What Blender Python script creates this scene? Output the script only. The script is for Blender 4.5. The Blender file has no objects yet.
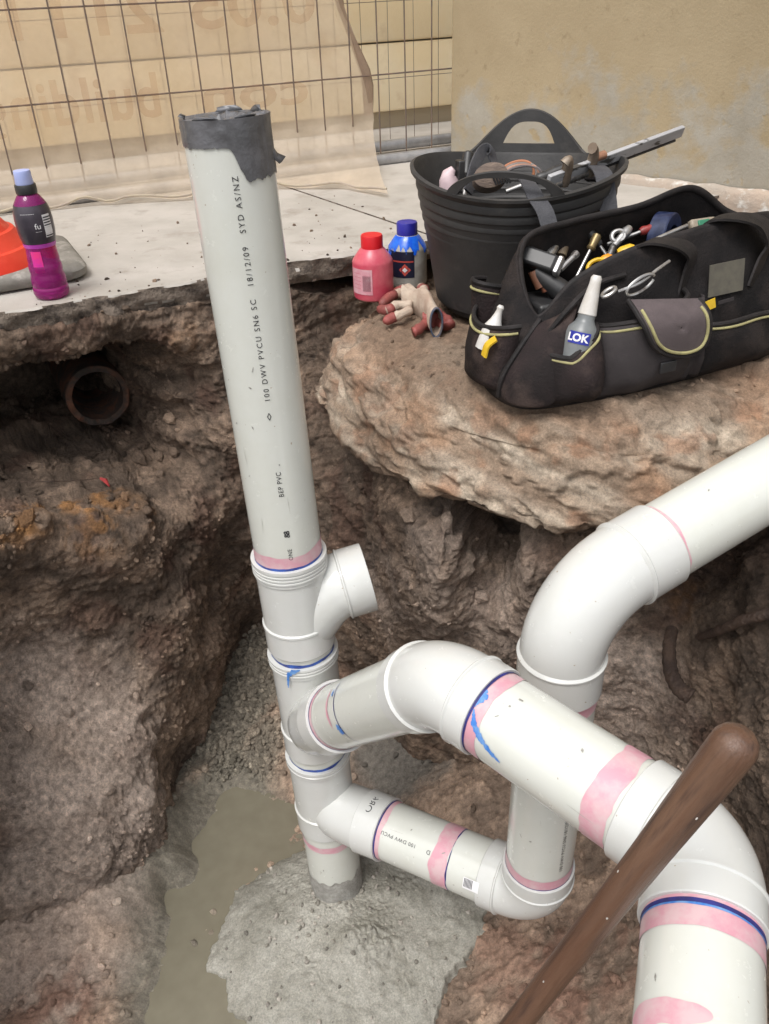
import bpy, bmesh, math, random
import numpy as np
from mathutils import Vector, Matrix
random.seed(7); RNG = np.random.default_rng(11)
SC = bpy.context.scene
COL = SC.collection
# ------------------------------------------------------------------ camera
F = 840.0; CX, CY = 384.5, 512.0
PITCH = math.radians(33); ROLL = math.radians(-2.2)
CAM = np.array([0, 0, .52])
_f = np.array([0, math.cos(PITCH), -math.sin(PITCH)]); _u0 = np.array([0, math.sin(PITCH), math.cos(PITCH)]); _r0 = np.array([1., 0, 0])
_r = _r0*math.cos(ROLL) + _u0*math.sin(ROLL); _u = _u0*math.cos(ROLL) - _r0*math.sin(ROLL)
cd = bpy.data.cameras.new('camera'); cam = bpy.data.objects.new('camera', cd); COL.objects.link(cam)
cd.sensor_fit = 'VERTICAL'; cd.sensor_height = 36; cd.lens = 36*F/1024; cd.clip_start = .02; cd.clip_end = 500
cam.matrix_world = Matrix(((_r[0], _u[0], -_f[0], CAM[0]), (_r[1], _u[1], -_f[1], CAM[1]), (_r[2], _u[2], -_f[2], CAM[2]), (0, 0, 0, 1)))
SC.camera = cam
# ------------------------------------------------------------------ light
w = bpy.data.worlds.new('World'); SC.world = w; w.use_nodes = True
nt = w.node_tree; bg = nt.nodes['Background']
sky = nt.nodes.new('ShaderNodeTexSky'); sky.sky_type = 'NISHITA'; sky.sun_disc = False
SUN_EL, SUN_AZ = math.radians(64), math.radians(-146)      # azimuth from +Y towards +X
sky.sun_elevation = SUN_EL; sky.sun_rotation = SUN_AZ; sky.dust_density = 4; sky.air_density = 1.2; sky.ozone_density = .6
hs = nt.nodes.new('ShaderNodeHueSaturation'); hs.inputs['Saturation'].default_value = .22
nt.links.new(sky.outputs[0], hs.inputs['Color']); nt.links.new(hs.outputs[0], bg.inputs[0]); bg.inputs[1].default_value = .15
sd = bpy.data.lights.new('sun', 'SUN'); sd.energy = 1.25; sd.angle = math.radians(22); sd.color = (1, .975, .94)
so = bpy.data.objects.new('sun', sd); COL.objects.link(so)
_sv = Vector((math.sin(SUN_AZ)*math.cos(SUN_EL), math.cos(SUN_AZ)*math.cos(SUN_EL), math.sin(SUN_EL)))
so.rotation_euler = _sv.to_track_quat('Z', 'Y').to_euler(); so.location = _sv*6
vs = SC.view_settings; vs.view_transform = 'Standard'; vs.look = 'None'; vs.gamma = 1; vs.exposure = 0.5; vs.use_curve_mapping = False

# ------------------------------------------------------------------ pixel -> place helpers
def ray(px, py): return _f + _r*(px-CX)/F + _u*(CY-py)/F
def D(px, py, d): return CAM + ray(px, py)*d
def Z(px, py, z):
    q = ray(px, py); return CAM + q*((z-CAM[2])/q[2])
def Pl(px, py, o, n):
    q = ray(px, py); return CAM + q*(np.dot(np.asarray(o)-CAM, n)/np.dot(q, n))
AX = np.array([0., .8])
def Cyl(px, py, r):
    q = ray(px, py); o = CAM[:2]-AX; a = q[:2]@q[:2]; b = o@q[:2]; c = o@o-r*r
    disc = b*b-a*c
    t = (-b+math.sqrt(max(disc, 0)))/a
    return CAM+q*t
# ------------------------------------------------------------------ noise (numpy)
def _hash(ix, iy, iz, s):
    h = (ix*374761393 + iy*668265263 + iz*2147483647 + s*974634777) & 0xffffffff
    h = ((h ^ (h >> 13))*1274126177) & 0xffffffff
    h = ((h ^ (h >> 15))*2246822519) & 0xffffffff
    return (h ^ (h >> 16)) & 0xffffffff
from concurrent.futures import ThreadPoolExecutor
_POOL = ThreadPoolExecutor(4)
def chunked(fn, P):
    P = np.asarray(P, float)
    if len(P) < 20000: return fn(P)
    return np.concatenate(list(_POOL.map(fn, np.array_split(P, 24))), axis=-1)
def vnoise(P, s=0): return chunked(lambda q: _vnoise(q, s), P)
def worley(P, freq, s=0): return chunked(lambda q: np.stack(_worley(q, freq, s)), P)
def rbf(Xc, v, X): return chunked(lambda q: _rbf(Xc, v, q), X)
def _vnoise(P, s=0):
    I = np.floor(P).astype(np.int64); f = P-I; g = f*f*f*(f*(f*6-15)+10)
    out = np.zeros(len(P))
    for dx in (0, 1):
        wx = g[:, 0] if dx else 1-g[:, 0]
        for dy in (0, 1):
            wy = g[:, 1] if dy else 1-g[:, 1]
            for dz in (0, 1):
                wz = g[:, 2] if dz else 1-g[:, 2]
                h = _hash(I[:, 0]+dx, I[:, 1]+dy, I[:, 2]+dz, s)
                gx = (h & 1023)/511.5-1; gy = ((h >> 10) & 1023)/511.5-1; gz = ((h >> 20) & 1023)/511.5-1
                out += wx*wy*wz*(gx*(f[:, 0]-dx)+gy*(f[:, 1]-dy)+gz*(f[:, 2]-dz))
    return out*1.5
def fbm(P, freq, octv=4, s=0, gain=.5, ridge=False):
    P = np.asarray(P, float); o = np.zeros(len(P)); a = 1.
    for k in range(octv):
        n = vnoise(P*freq*(2.03**k)+k*17.3, s+k)
        o += a*((1-2*np.abs(n)) if ridge else n); a *= gain
    return o
def _worley(P, freq, s=0):
    Q = np.asarray(P, float)*freq; I = np.floor(Q).astype(np.int64); best = np.full(len(Q), 9.); sec = np.full(len(Q), 9.)
    for dx in (-1, 0, 1):
        for dy in (-1, 0, 1):
            for dz in (-1, 0, 1):
                J = I+np.array([dx, dy, dz]); h = _hash(J[:, 0], J[:, 1], J[:, 2], s)
                c = J+np.stack([(h & 1023), ((h >> 10) & 1023), ((h >> 20) & 1023)], 1)/1023.
                d = ((c-Q)**2).sum(1); m = d < best
                sec = np.where(m, best, np.minimum(sec, d)); best = np.where(m, d, best)
    return np.sqrt(best), np.sqrt(sec)
def sstep(a, b, x):
    t = np.clip((x-a)/(b-a), 0, 1); return t*t*(3-2*t)
def _rbf(Xc, v, X, smooth=1e-3):
    Xc = np.asarray(Xc, float); n = len(Xc)
    Dm = np.sqrt(((Xc[:, None]-Xc[None])**2).sum(-1))
    K = np.zeros((n+1, n+1)); K[:n, :n] = Dm-smooth*np.eye(n); K[n, :n] = K[:n, n] = 1
    wts = np.linalg.solve(K, np.append(v, 0)); out = np.full(len(X), wts[n])
    for i in range(n): out += wts[i]*np.sqrt((X[:, 0]-Xc[i, 0])**2+(X[:, 1]-Xc[i, 1])**2+1e-5)
    return out
# ------------------------------------------------------------------ materials
def newmat(name):
    m = bpy.data.materials.new(name); m.use_nodes = True
    return m, m.node_tree, m.node_tree.nodes['Principled BSDF']
def N(nt, t, **k):
    n = nt.nodes.new(t)
    for a, b in k.items():
        if a in n.inputs.keys(): n.inputs[a].default_value = b
        else: setattr(n, a, b)
    return n
def mixcol(nt, a, b, fac, blend='MIX'):
    m = nt.nodes.new('ShaderNodeMix'); m.data_type = 'RGBA'; m.blend_type = blend
    for sock, v in ((m.inputs[0], fac), (m.inputs[6], a), (m.inputs[7], b)):
        if hasattr(v, 'is_output'): nt.links.new(v, sock)
        else: sock.default_value = (*v, 1) if isinstance(v, tuple) and len(v) == 3 else v
    return m.outputs[2]
def ramp(nt, sock, lo, hi):
    r = nt.nodes.new('ShaderNodeMapRange'); nt.links.new(sock, r.inputs[0]); r.inputs[1].default_value = lo; r.inputs[2].default_value = hi
    return r.outputs[0]
def pm(name, c1, c2=None, scale=8., rough=.6, bump=0., bscale=60., metal=0., spec=.5, lo=.4, hi=.62, c3=None, s3=30, lo3=.55, hi3=.7, rvar=.0, coat=0, bdist=.01, stretch=None):
    m, nt, b = newmat(name)
    tc = nt.nodes.new('ShaderNodeTexCoord'); src = tc.outputs['Object']
    if stretch:
        mp = nt.nodes.new('ShaderNodeMapping'); mp.inputs['Scale'].default_value = stretch; nt.links.new(src, mp.inputs[0]); src = mp.outputs[0]
    b.inputs['Roughness'].default_value = rough; b.inputs['Metallic'].default_value = metal; b.inputs['Specular IOR Level'].default_value = spec; b.inputs['Coat Weight'].default_value = coat
    def nz(sc, det=6):
        n = N(nt, 'ShaderNodeTexNoise', Scale=sc, Detail=det, Roughness=.62); nt.links.new(src, n.inputs['Vector']); return n.outputs[0]
    out = None
    if c2 is None: b.inputs['Base Color'].default_value = (*c1, 1)
    else:
        out = mixcol(nt, c1, c2, ramp(nt, nz(scale), lo, hi))
        if c3 is not None: out = mixcol(nt, out, c3, ramp(nt, nz(s3), lo3, hi3))
        nt.links.new(out, b.inputs['Base Color'])
    if rvar:
        r = nt.nodes.new('ShaderNodeMapRange'); nt.links.new(nz(scale*1.7), r.inputs[0]); r.inputs[1].default_value = .3; r.inputs[2].default_value = .7
        r.inputs[3].default_value = max(.03, rough-rvar); r.inputs[4].default_value = min(1, rough+rvar); nt.links.new(r.outputs[0], b.inputs['Roughness'])
    if bump:
        bp = N(nt, 'ShaderNodeBump', Strength=bump, Distance=bdist); nt.links.new(nz(bscale, 8), bp.inputs['Height']); nt.links.new(bp.outputs[0], b.inputs['Normal'])
    return m
# ------------------------------------------------------------------ mesh builder
class MB:
    def __init__(s): s.v = []; s.f = []
    def add(s, vs, fs):
        o = len(s.v); s.v += [tuple(map(float, p)) for p in vs]; s.f += [tuple(i+o for i in f) for f in fs]; return s
    def grid(s, rows, closed=False, cap0=False, cap1=False):
        n = len(rows[0]); fs = []
        for j in range(len(rows)-1):
            for i in range(n if closed else n-1):
                k = (i+1) % n; fs.append((j*n+i, j*n+k, (j+1)*n+k, (j+1)*n+i))
        vs = [p for r in rows for p in r]
        if cap0: fs.append(tuple(range(n))[::-1])
        if cap1: fs.append(tuple((len(rows)-1)*n+i for i in range(n)))
        return s.add(vs, fs)
    def sweep(s, path, rad, seg=24, cap0=True, cap1=True, oval=None, twist0=None):
        path = [Vector(p) for p in path]; n = len(path)
        if not hasattr(rad, '__len__'): rad = [rad]*n
        T = []
        for i in range(n):
            a = path[max(i-1, 0)]; b = path[min(i+1, n-1)]; t = (b-a)
            T.append(t.normalized() if t.length > 1e-9 else (T[-1] if T else Vector((0, 0, 1))))
        ref = Vector(twist0) if twist0 is not None else (Vector((0, 0, 1)) if abs(T[0].z) < .9 else Vector((1, 0, 0)))
        u = (ref-T[0]*ref.dot(T[0])).normalized(); rows = []
        for i in range(n):
            u = (u-T[i]*u.dot(T[i])).normalized(); v = T[i].cross(u)
            ru = rad[i] if not hasattr(rad[i], '__len__') else rad[i][0]; rv = rad[i] if not hasattr(rad[i], '__len__') else rad[i][1]
            rows.append([path[i]+u*(ru*math.cos(2*math.pi*k/seg))+v*(rv*math.sin(2*math.pi*k/seg)) for k in range(seg)])
        return s.grid(rows, True, cap0, cap1)
    def lathe(s, prof, c=(0, 0, 0), seg=40, cap0=True, cap1=True):
        rows = [[(c[0]+r*math.cos(2*math.pi*k/seg), c[1]+r*math.sin(2*math.pi*k/seg), c[2]+z) for k in range(seg)] for r, z in prof]
        return s.grid(rows, True, cap0, cap1)
    def box(s, c, e, rz=0, M=None):
        vs = [Vector((x*e[0]/2, y*e[1]/2, z*e[2]/2)) for x in (-1, 1) for y in (-1, 1) for z in (-1, 1)]
        R = M if M is not None else Matrix.Rotation(rz, 3, 'Z')
        vs = [R@p+Vector(c) for p in vs]
        return s.add(vs, [(0, 1, 3, 2), (4, 6, 7, 5), (0, 4, 5, 1), (2, 3, 7, 6), (0, 2, 6, 4), (1, 5, 7, 3)])
    def build(s, name, mat, parent=None, smooth=True, bevel=0., solid=0., sub=0, auto=40, offset=-1):
        me = bpy.data.meshes.new(name); me.from_pydata(s.v, [], s.f); me.update()
        bm = bmesh.new(); bm.from_mesh(me); bmesh.ops.recalc_face_normals(bm, faces=bm.faces); bm.to_mesh(me); bm.free()
        o = bpy.data.objects.new(name, me); COL.objects.link(o)
        if mat is not None: me.materials.append(mat)
        if smooth:
            for p in me.polygons: p.use_smooth = True
            if auto: me.set_sharp_from_angle(angle=math.radians(auto))
        if solid: md = o.modifiers.new('thick', 'SOLIDIFY'); md.thickness = solid; md.offset = offset
        if bevel: md = o.modifiers.new('bevel', 'BEVEL'); md.width = bevel; md.segments = 2; md.limit_method = 'ANGLE'
        if sub: md = o.modifiers.new('sub', 'SUBSURF'); md.levels = sub; md.render_levels = sub
        if parent is not None: o.parent = parent; o.matrix_parent_inverse = parent.matrix_world.inverted()
        return o
def tag(o, label, cat, group=None):
    o['label'] = label; o['category'] = cat
    if group: o['group'] = group
    return o
def struct(o, kind='structure', label=None):
    o['kind'] = kind
    if label: o['label'] = label
    return o
def thing(name, label, cat, loc=(0, 0, 0), group=None):
    o = bpy.data.objects.new(name, None); COL.objects.link(o); o.location = tuple(map(float, loc)); o.empty_display_size = .05
    o.matrix_world = Matrix.Translation(o.location)
    return tag(o, label, cat, group)
def raw_mesh(name, V, Fq, mat, parent=None):
    me = bpy.data.meshes.new(name); me.vertices.add(len(V)); me.vertices.foreach_set('co', np.asarray(V, np.float32).ravel())
    Fq = np.asarray(Fq, np.int32); n, k = Fq.shape
    me.loops.add(n*k); me.loops.foreach_set('vertex_index', Fq.ravel()); me.polygons.add(n)
    me.polygons.foreach_set('loop_start', np.arange(n, dtype=np.int32)*k)
    me.polygons.foreach_set('use_smooth', np.ones(n, bool)); me.update(calc_edges=True); me.validate()
    me.materials.append(mat); o = bpy.data.objects.new(name, me); COL.objects.link(o)
    if parent is not None: o.parent = parent; o.matrix_parent_inverse = parent.matrix_world.inverted()
    return o
def gridfaces(nr, nc):
    i = np.arange(nr*nc).reshape(nr, nc)
    return np.stack([i[:-1, :-1].ravel(), i[:-1, 1:].ravel(), i[1:, 1:].ravel(), i[1:, :-1].ravel()], 1)
def setcol(o, C, wet=None):
    a = o.data.color_attributes.new('Col', 'FLOAT_COLOR', 'POINT')
    A = np.ones((len(C), 4), np.float32); A[:, :3] = C
    if wet is not None: A[:, 3] = wet
    a.data.foreach_set('color', A.ravel())
def vnorm(V, nr, nc):
    G = V.reshape(nr, nc, 3); a = np.gradient(G, axis=0); b = np.gradient(G, axis=1); n = np.cross(b, a)
    return (n/np.maximum(np.linalg.norm(n, axis=2, keepdims=True), 1e-9)).reshape(-1, 3)
def text_mesh(txt, size=.01, space=1.0, ext=0., bold=0.):
    c = bpy.data.curves.new('lettering', 'FONT'); c.body = txt; c.size = size; c.space_character = space; c.extrude = ext; c.offset = bold; c.resolution_u = 3
    o = bpy.data.objects.new('lettering_tmp', c); COL.objects.link(o)
    bpy.context.view_layer.update()
    e = o.evaluated_get(bpy.context.evaluated_depsgraph_get()); me = e.to_mesh()
    vs = [tuple(v.co) for v in me.vertices]; fs = [tuple(p.vertices) for p in me.polygons]; e.to_mesh_clear()
    bpy.data.objects.remove(o); bpy.data.curves.remove(c)
    return vs, fs
# ================================================================== SETTING
# ------------------------------------------------------------------ soil material (colour of each soil type is stored per vertex)
def soil_mat(name, bump=.5, fine=420.):
    m, nt, b = newmat(name)
    at = N(nt, 'ShaderNodeVertexColor', layer_name='Col'); tc = nt.nodes.new('ShaderNodeTexCoord')
    n1 = N(nt, 'ShaderNodeTexNoise', Scale=fine*.5, Detail=8, Roughness=.75); n2 = N(nt, 'ShaderNodeTexNoise', Scale=fine, Detail=6, Roughness=.7)
    n3 = N(nt, 'ShaderNodeTexVoronoi', Scale=fine*.5)
    for n in (n1, n2, n3): nt.links.new(tc.outputs['Object'], n.inputs['Vector'])
    c = mixcol(nt, (.55, .55, .55), (1.55, 1.5, 1.45), ramp(nt, n1.outputs[0], .3, .72))
    c = mixcol(nt, at.outputs[0], c, 1., 'MULTIPLY')
    c = mixcol(nt, c, (.42, .37, .31), ramp(nt, n2.outputs[0], .70, .82))
    nt.links.new(c, b.inputs['Base Color'])
    mr = N(nt, 'ShaderNodeMapRange'); nt.links.new(at.outputs['Alpha'], mr.inputs[0]); mr.inputs[3].default_value = .95; mr.inputs[4].default_value = .32; nt.links.new(mr.outputs[0], b.inputs['Roughness'])
    b.inputs['Specular IOR Level'].default_value = .35
    b1 = N(nt, 'ShaderNodeBump', Strength=bump, Distance=.0045); b2 = N(nt, 'ShaderNodeBump', Strength=bump*.8, Distance=.0025)
    nt.links.new(n1.outputs[0], b1.inputs['Height']); nt.links.new(n2.outputs[0], b2.inputs['Height']); nt.links.new(b1.outputs[0], b2.inputs['Normal']); nt.links.new(b2.outputs[0], b.inputs['Normal'])
    return m
M_soil = soil_mat('bank_soil', 1.0); M_mud = soil_mat('floor_mud', .6); M_rock = soil_mat('sandstone', .4, 460); M_conc = soil_mat('wet_concrete', .2, 520)
DARK = np.array([.095, .070, .053]); MID = np.array([.27, .197, .146]); PINK = np.array([.56, .458, .39]); ORANGE = np.array([.30, .155, .062])
OLIVE = np.array([.23, .21, .17]); RED = np.array([.135, .068, .048]); GREY = np.array([.17, .155, .135]); TAN = np.array([.22, .165, .12])
# ------------------------------------------------------------------ trench walls: one polar sheet round the trench axis
CP = [  # px, py, radius from the trench axis
 (-150,330,1.12),(-150,400,1.2),(-150,520,.98),(-150,700,.85),(-150,900,.78),
 (0,318,1.03),(0,345,1.02),(0,362,1.03),(0,385,1.26),(0,420,1.30),(0,452,1.22),(0,478,1.06),(0,524,.915),(0,540,.93),(0,600,.98),(0,650,1.02),(0,700,1.0),(0,760,.95),(0,850,.88),(0,930,.85),(0,1010,.84),
 (45,335,.99),(45,362,1.02),(45,385,1.28),(45,425,1.30),(45,450,1.18),(45,480,1.03),(45,520,.895),(45,540,.90),(45,600,.94),(45,650,.96),(45,700,.92),(45,770,.86),(45,830,.80),(45,900,.77),
 (100,325,.97),(100,350,.98),(100,368,1.22),(100,400,1.30),(100,430,1.25),(100,446,1.12),(100,480,.99),(100,518,.87),(100,535,.87),(100,590,.87),(100,640,.89),(100,700,.86),(100,770,.77),(100,820,.72),(100,870,.69),
 (150,310,.955),(150,345,.96),(150,365,1.15),(150,400,1.16),(150,430,1.10),(150,450,1.00),(150,500,.88),(150,540,.86),(150,600,.84),(150,650,.84),(150,700,.82),(135,755,.75),(150,770,.77),(150,800,.70),(165,840,.69),(150,885,.69),
 (185,305,.945),(185,345,.93),(178,400,.955),(180,440,.94),(185,500,.885),(185,550,.865),(190,610,.83),(190,660,.84),(192,695,.86),(165,735,.83),
 (215,380,.93),(215,440,.92),(220,500,.90),(222,545,.89),(205,572,.93),(220,590,.95),(215,620,.93),(215,650,.90),(210,690,.90),
 (250,440,.91),(250,520,.91),(252,580,1.02),(250,620,1.06),(250,660,1.06),(250,700,1.0),
 (290,300,.98),(290,380,.97),(290,480,.95),(290,580,.98),(290,640,1.0),(290,700,.95),
 (330,300,1.02),(330,440,.86),(335,480,.80),(340,540,.76),(340,600,.78),(345,660,.80),(350,720,.80),
 (400,330,1.1),(375,470,.64),(400,500,.55),(400,545,.51),(400,600,.54),(400,660,.59),(400,720,.66),(400,760,.68),
 (450,330,1.1),(450,515,.47),(460,545,.455),(460,600,.46),(460,660,.50),(460,730,.61),(470,790,.62),
 (530,400,1.05),(520,535,.45),(520,570,.44),(520,640,.46),(520,700,.52),(520,780,.60),
 (600,400,1.0),(600,545,.53),(600,570,.52),(600,620,.51),(600,680,.58),(600,740,.59),(600,800,.58),
 (650,600,.66),(650,650,.64),(640,700,.63),(650,750,.63),(660,820,.60),
 (690,540,.82),(690,590,.72),(700,640,.66),(690,690,.64),(700,760,.60),(720,840,.58),
 (740,480,.85),(740,560,.72),(740,590,.73),(742,630,.66),(745,680,.62),(740,700,.66),(750,760,.58),(760,850,.57),
 (790,480,.80),(790,600,.68),(790,700,.62),(790,850,.57),(850,500,.85),(850,700,.68),(850,900,.62),(1000,600,.9),(1000,900,.75)]
cpw = np.array([Cyl(*c) for c in CP]); cth = np.arctan2(cpw[:, 0]-AX[0], cpw[:, 1]-AX[1]); cr = np.array([c[2] for c in CP])
NT, NZ, NO = 860, 520, 20
_t = np.linspace(-98, 108, 4000); _w = 1+2.6*np.exp(-((_t+31)/4.5)**2)+1.2*np.exp(-((_t+58)/6)**2)-.55*(_t > 85); _c = np.concatenate([[0], np.cumsum((_w[1:]+_w[:-1])/2)]); th = np.radians(np.interp(np.linspace(0, _c[-1], NT), _c, _t))
zf = np.linspace(-1.33, -.04, 430)
TH, ZF = np.meshgrid(th, zf)
RR = rbf(np.stack([cth*.85, cpw[:, 2]], 1), cr, np.stack([TH.ravel()*.85, ZF.ravel()], 1)).reshape(len(zf), NT)
RR = np.clip(RR, .38, 1.5)
# washed-out hollow under the paving with a ledge in front of it
q3 = np.stack([TH.ravel()*.9, ZF.ravel(), np.zeros(TH.size)], 1); wob = fbm(q3, 9, 3, 801).reshape(TH.shape); wob2 = fbm(q3, 22, 3, 803).reshape(TH.shape)
deg = np.degrees(TH)+2.2*wob+.8*wob2
ledge = -.395+.0016*(np.degrees(TH)+42)*-1.6+.012*wob+.006*wob2
up = sstep(-.004, .016, ZF-ledge)*sstep(-80, -72, deg)*(1-sstep(-31, -27.5, deg))
roof = 1-sstep(-.012, .006, ZF-(-.112+.012*wob+.012*wob2))
RR = RR+(np.maximum(RR, 1.10)-RR)*up*roof
hol = sstep(-62, -54, deg)*(1-sstep(-34, -28.5, deg))*sstep(.02, .035, ZF-ledge)*roof
RR = RR+(1.50-RR)*hol
und_ = sstep(math.radians(-8), math.radians(0), TH)*sstep(-.222, -.205, ZF); RR = RR+(np.maximum(RR, .88)-RR)*und_
# even spacing of rows along each profile
TT = np.empty((NZ, NT)); ZZ = np.empty((NZ, NT)); R2 = np.empty((NZ, NT))
dens = np.hypot(np.diff(RR, axis=0), np.diff(zf)[:, None]*1.15); kb = np.exp(-np.linspace(-2, 2, 91)**2); kb /= kb.sum()
dens = np.apply_along_axis(lambda q: np.convolve(np.pad(q, 45, mode='edge'), kb, 'valid'), 1, dens)
for i in range(NT):
    L_ = np.concatenate([[0], np.cumsum(dens[:, i])]); q = np.linspace(0, L_[-1], NZ); R2[:, i] = np.interp(q, L_, RR[:, i]); ZZ[:, i] = np.interp(q, L_, zf)
RR = R2; TH = np.repeat(th[None], NZ, 0)
ztop_t = -.043-.057*sstep(math.radians(-14), math.radians(-2), th); ZZ = np.minimum(ZZ, ztop_t[None])
V = np.stack([AX[0]+RR*np.sin(TH), AX[1]+RR*np.cos(TH), ZZ], -1)
# carry the sheet on outwards under the paving and the boulder
ext = [V]
for k in range(1, NO+1):
    rk = RR[-1]+(k/NO)**1.5*1.3
    ext.append(np.stack([AX[0]+rk*np.sin(th), AX[1]+rk*np.cos(th), ztop_t-.002*min(k, 4)], -1)[None])
V = np.concatenate(ext, 0); nr, nc = V.shape[:2]; V = V.reshape(-1, 3)
nn = vnorm(V, nr, nc)
toward = np.stack([AX[0]-V[:, 0], AX[1]-V[:, 1], np.full(len(V), .0)], 1); flip = (nn*toward).sum(1) < 0
nn[flip & (np.abs(nn[:, 2]) < .9)] *= -1; nn[(np.abs(nn[:, 2]) >= .9) & (nn[:, 2] < 0)] *= -1
def blobs(V, L):
    out = np.zeros(len(V)); wb_ = .25*NB
    for px, py, r, rad, st in L:
        c = Cyl(px, py, r); d = np.sqrt((((V-c)/rad)**2).sum(1)); out = np.maximum(out, st*(1-sstep(.35, 1.0, d+wb_)))
    return out
NB = fbm(V, 14, 3, 77)
pink = blobs(V, [(60,760,.84,.25,1),(120,810,.71,.2,1),(20,690,.97,.22,.9),(140,745,.75,.15,.9),(0,640,1.0,.12,.6),(610,690,.58,.22,1),(640,740,.62,.18,.95),(560,620,.52,.2,.8),(440,600,.52,.2,.7),(480,560,.47,.2,.6),(380,600,.62,.16,.55),(100,700,.85,.16,.7),(40,880,.78,.22,.85)])
orng = blobs(V, [(30,521,.905,.05,.8),(70,519,.89,.05,.85),(105,517,.87,.045,.9),(150,510,.87,.05,.6),(15,530,.9,.07,.7),(90,540,.86,.08,.45),(690,600,.7,.06,.5),(650,575,.75,.05,.5),(190,340,.93,.06,.3)])
dark_soil_shade = blobs(V, [(60,400,1.25,.25,.6),(60,400,1.55,.4,.8),(150,400,1.1,.15,.7),(730,590,.70,.16,.8),(770,690,.6,.2,.85),(240,620,1.0,.15,.9),(310,450,.95,.2,.6),(760,820,.58,.16,.6)])  # dark soil patches; those in the hollow deepen its shade by colour
redz = blobs(V, [(0,970,.7,.15,.8),(30,1020,.7,.12,.7)])
big = fbm(V, 5.5, 3, 1); med = fbm(V, 21, 4, 5); fine = fbm(V, 75, 4, 9); w1, w2 = worley(V+.006*np.stack([fine, med, -fine], 1), 36, 3); rid = fbm(V, 13, 4, 21, ridge=True)
w3, w4 = worley(V, 95, 5)
crumb = sstep(-.15, .45, fbm(V, 7, 2, 31)+.25-pink*.9)
pink *= np.clip(.82+.55*fbm(V, 10, 3, 79), .25, 1)
rough = 1-.25*pink
outside = np.zeros(len(V)); outside.reshape(nr, nc)[NZ:] = 1
disp = (.022*big + .007*med*rough + .0030*fine*(.45+.55*rough) + .004*(rid-.7)*rough + .0024*vnoise(V*210, 88)*(.5+.5*rough)+.0030*np.abs(fbm(V, 46, 3, 87)) + (.25+.75*crumb)*rough*(.0055*(.62-w1)+.0055*(.5-w3)))*(1-.75*outside)
# dragging marks of the shovel in the smooth mud
disp += pink*(.012*fbm(V, 9, 3, 83)+.010*(fbm(V, 16, 3, 84, ridge=True)-.6)*sstep(-.1, .4, fbm(V, 5, 2, 85)))
disp += pink*.006*np.sin(V[:, 2]*70+4*big+V[:, 0]*30)*sstep(.1, .5, fbm(V, 6, 2, 55))
VD = V+nn*disp[:, None]
cav = np.clip(med*.6+fine*.35+.4*big, -1, 1)
C = DARK*1.5+(MID*1.15-DARK)*sstep(-.5, .6, .9*big+.7*fbm(V, 17, 3, 41))[:, None]
C = C+(TAN-C)*(.35*sstep(.15, .7, fbm(V, 30, 4, 43)))[:, None]
C = C+(RED-C)*(.5*sstep(.1, .6, fbm(V, 8, 3, 47)))[:, None]
for zc, wt in ((PINK, pink), (ORANGE, orng*sstep(-.25, .3, fbm(V, 40, 3, 61))), (RED, redz)): C = C+(zc-C)*np.clip(wt, 0, 1)[:, None]
dgv = np.degrees(np.arctan2(V[:, 0]-AX[0], V[:, 1]-AX[1])); rv = np.hypot(V[:, 0]-AX[0], V[:, 1]-AX[1]); lg_ = -.395-.00256*(dgv+42)
rust = np.exp(-((V[:, 2]-lg_+.006)/.014)**2)*(rv < .97)*sstep(-66, -60, dgv)*(1-sstep(-41, -33, dgv))*sstep(-.35, .25, fbm(V, 26, 3, 63)); C = C+(ORANGE*1.35-C)*np.clip(rust*1.0, 0, 1)[:, None]
C = C+(DARK*.9-C)*np.clip(dark_soil_shade*.75, 0, 1)[:, None]
C *= (1+.5*fine+.25*vnoise(V*120, 91))[:, None]
C = np.clip(C, .012, 1)
wet = np.clip(.25+.5*pink*sstep(0, .5, fbm(V, 9, 2, 71)), 0, .8)
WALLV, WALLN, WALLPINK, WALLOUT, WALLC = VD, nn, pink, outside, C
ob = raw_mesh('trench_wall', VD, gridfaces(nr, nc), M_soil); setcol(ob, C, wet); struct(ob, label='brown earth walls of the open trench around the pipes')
# ------------------------------------------------------------------ trench floor
FP = [(200,850,-1.245),(170,900,-1.245),(185,990,-1.24),(230,800,-1.235),(150,1015,-1.225),(120,1010,-1.19),(150,785,-1.20),(200,720,-1.15),(165,740,-1.18),(250,650,-1.03),(225,690,-1.10),(265,700,-1.10),(270,770,-1.20),(60,1000,-1.18),(100,960,-1.18),(120,905,-1.13),(150,875,-1.15),(172,860,-1.165),(168,805,-1.13),(192,830,-1.205),(185,770,-1.17),(60,930,-1.12),(20,960,-1.14),(0,920,-1.09),(0,1015,-1.19),(150,930,-1.205),
      (430,750,-1.15),(400,800,-1.20),(470,790,-1.10),(500,930,-1.19),(560,980,-1.12),(620,960,-1.05),(600,900,-1.08),(620,720,-.98),(700,820,-.88),(760,950,-.9),(450,1015,-1.22),(250,1015,-1.23),(330,960,-1.22),(520,850,-1.13),(350,760,-1.17),(300,850,-1.22),(250,900,-1.22),(215,930,-1.22)]
fp = np.array([Z(*q) for q in FP]); extra = np.array([[-.6,.3,-1.1],[0,.25,-1.2],[.5,.3,-1.0],[.8,.8,-.8],[-.9,.8,-1.0],[-.5,1.8,-1.0],[0,1.8,-1.0],[.6,1.7,-.9]])
fp = np.concatenate([fp, extra])
gx = np.linspace(-.85, 1.15, 520); gy = np.linspace(.4, 1.9, 430); GX, GY = np.meshgrid(gx, gy)
X2 = np.stack([GX.ravel(), GY.ravel()], 1); fz = rbf(fp[:, :2], fp[:, 2], X2)
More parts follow.
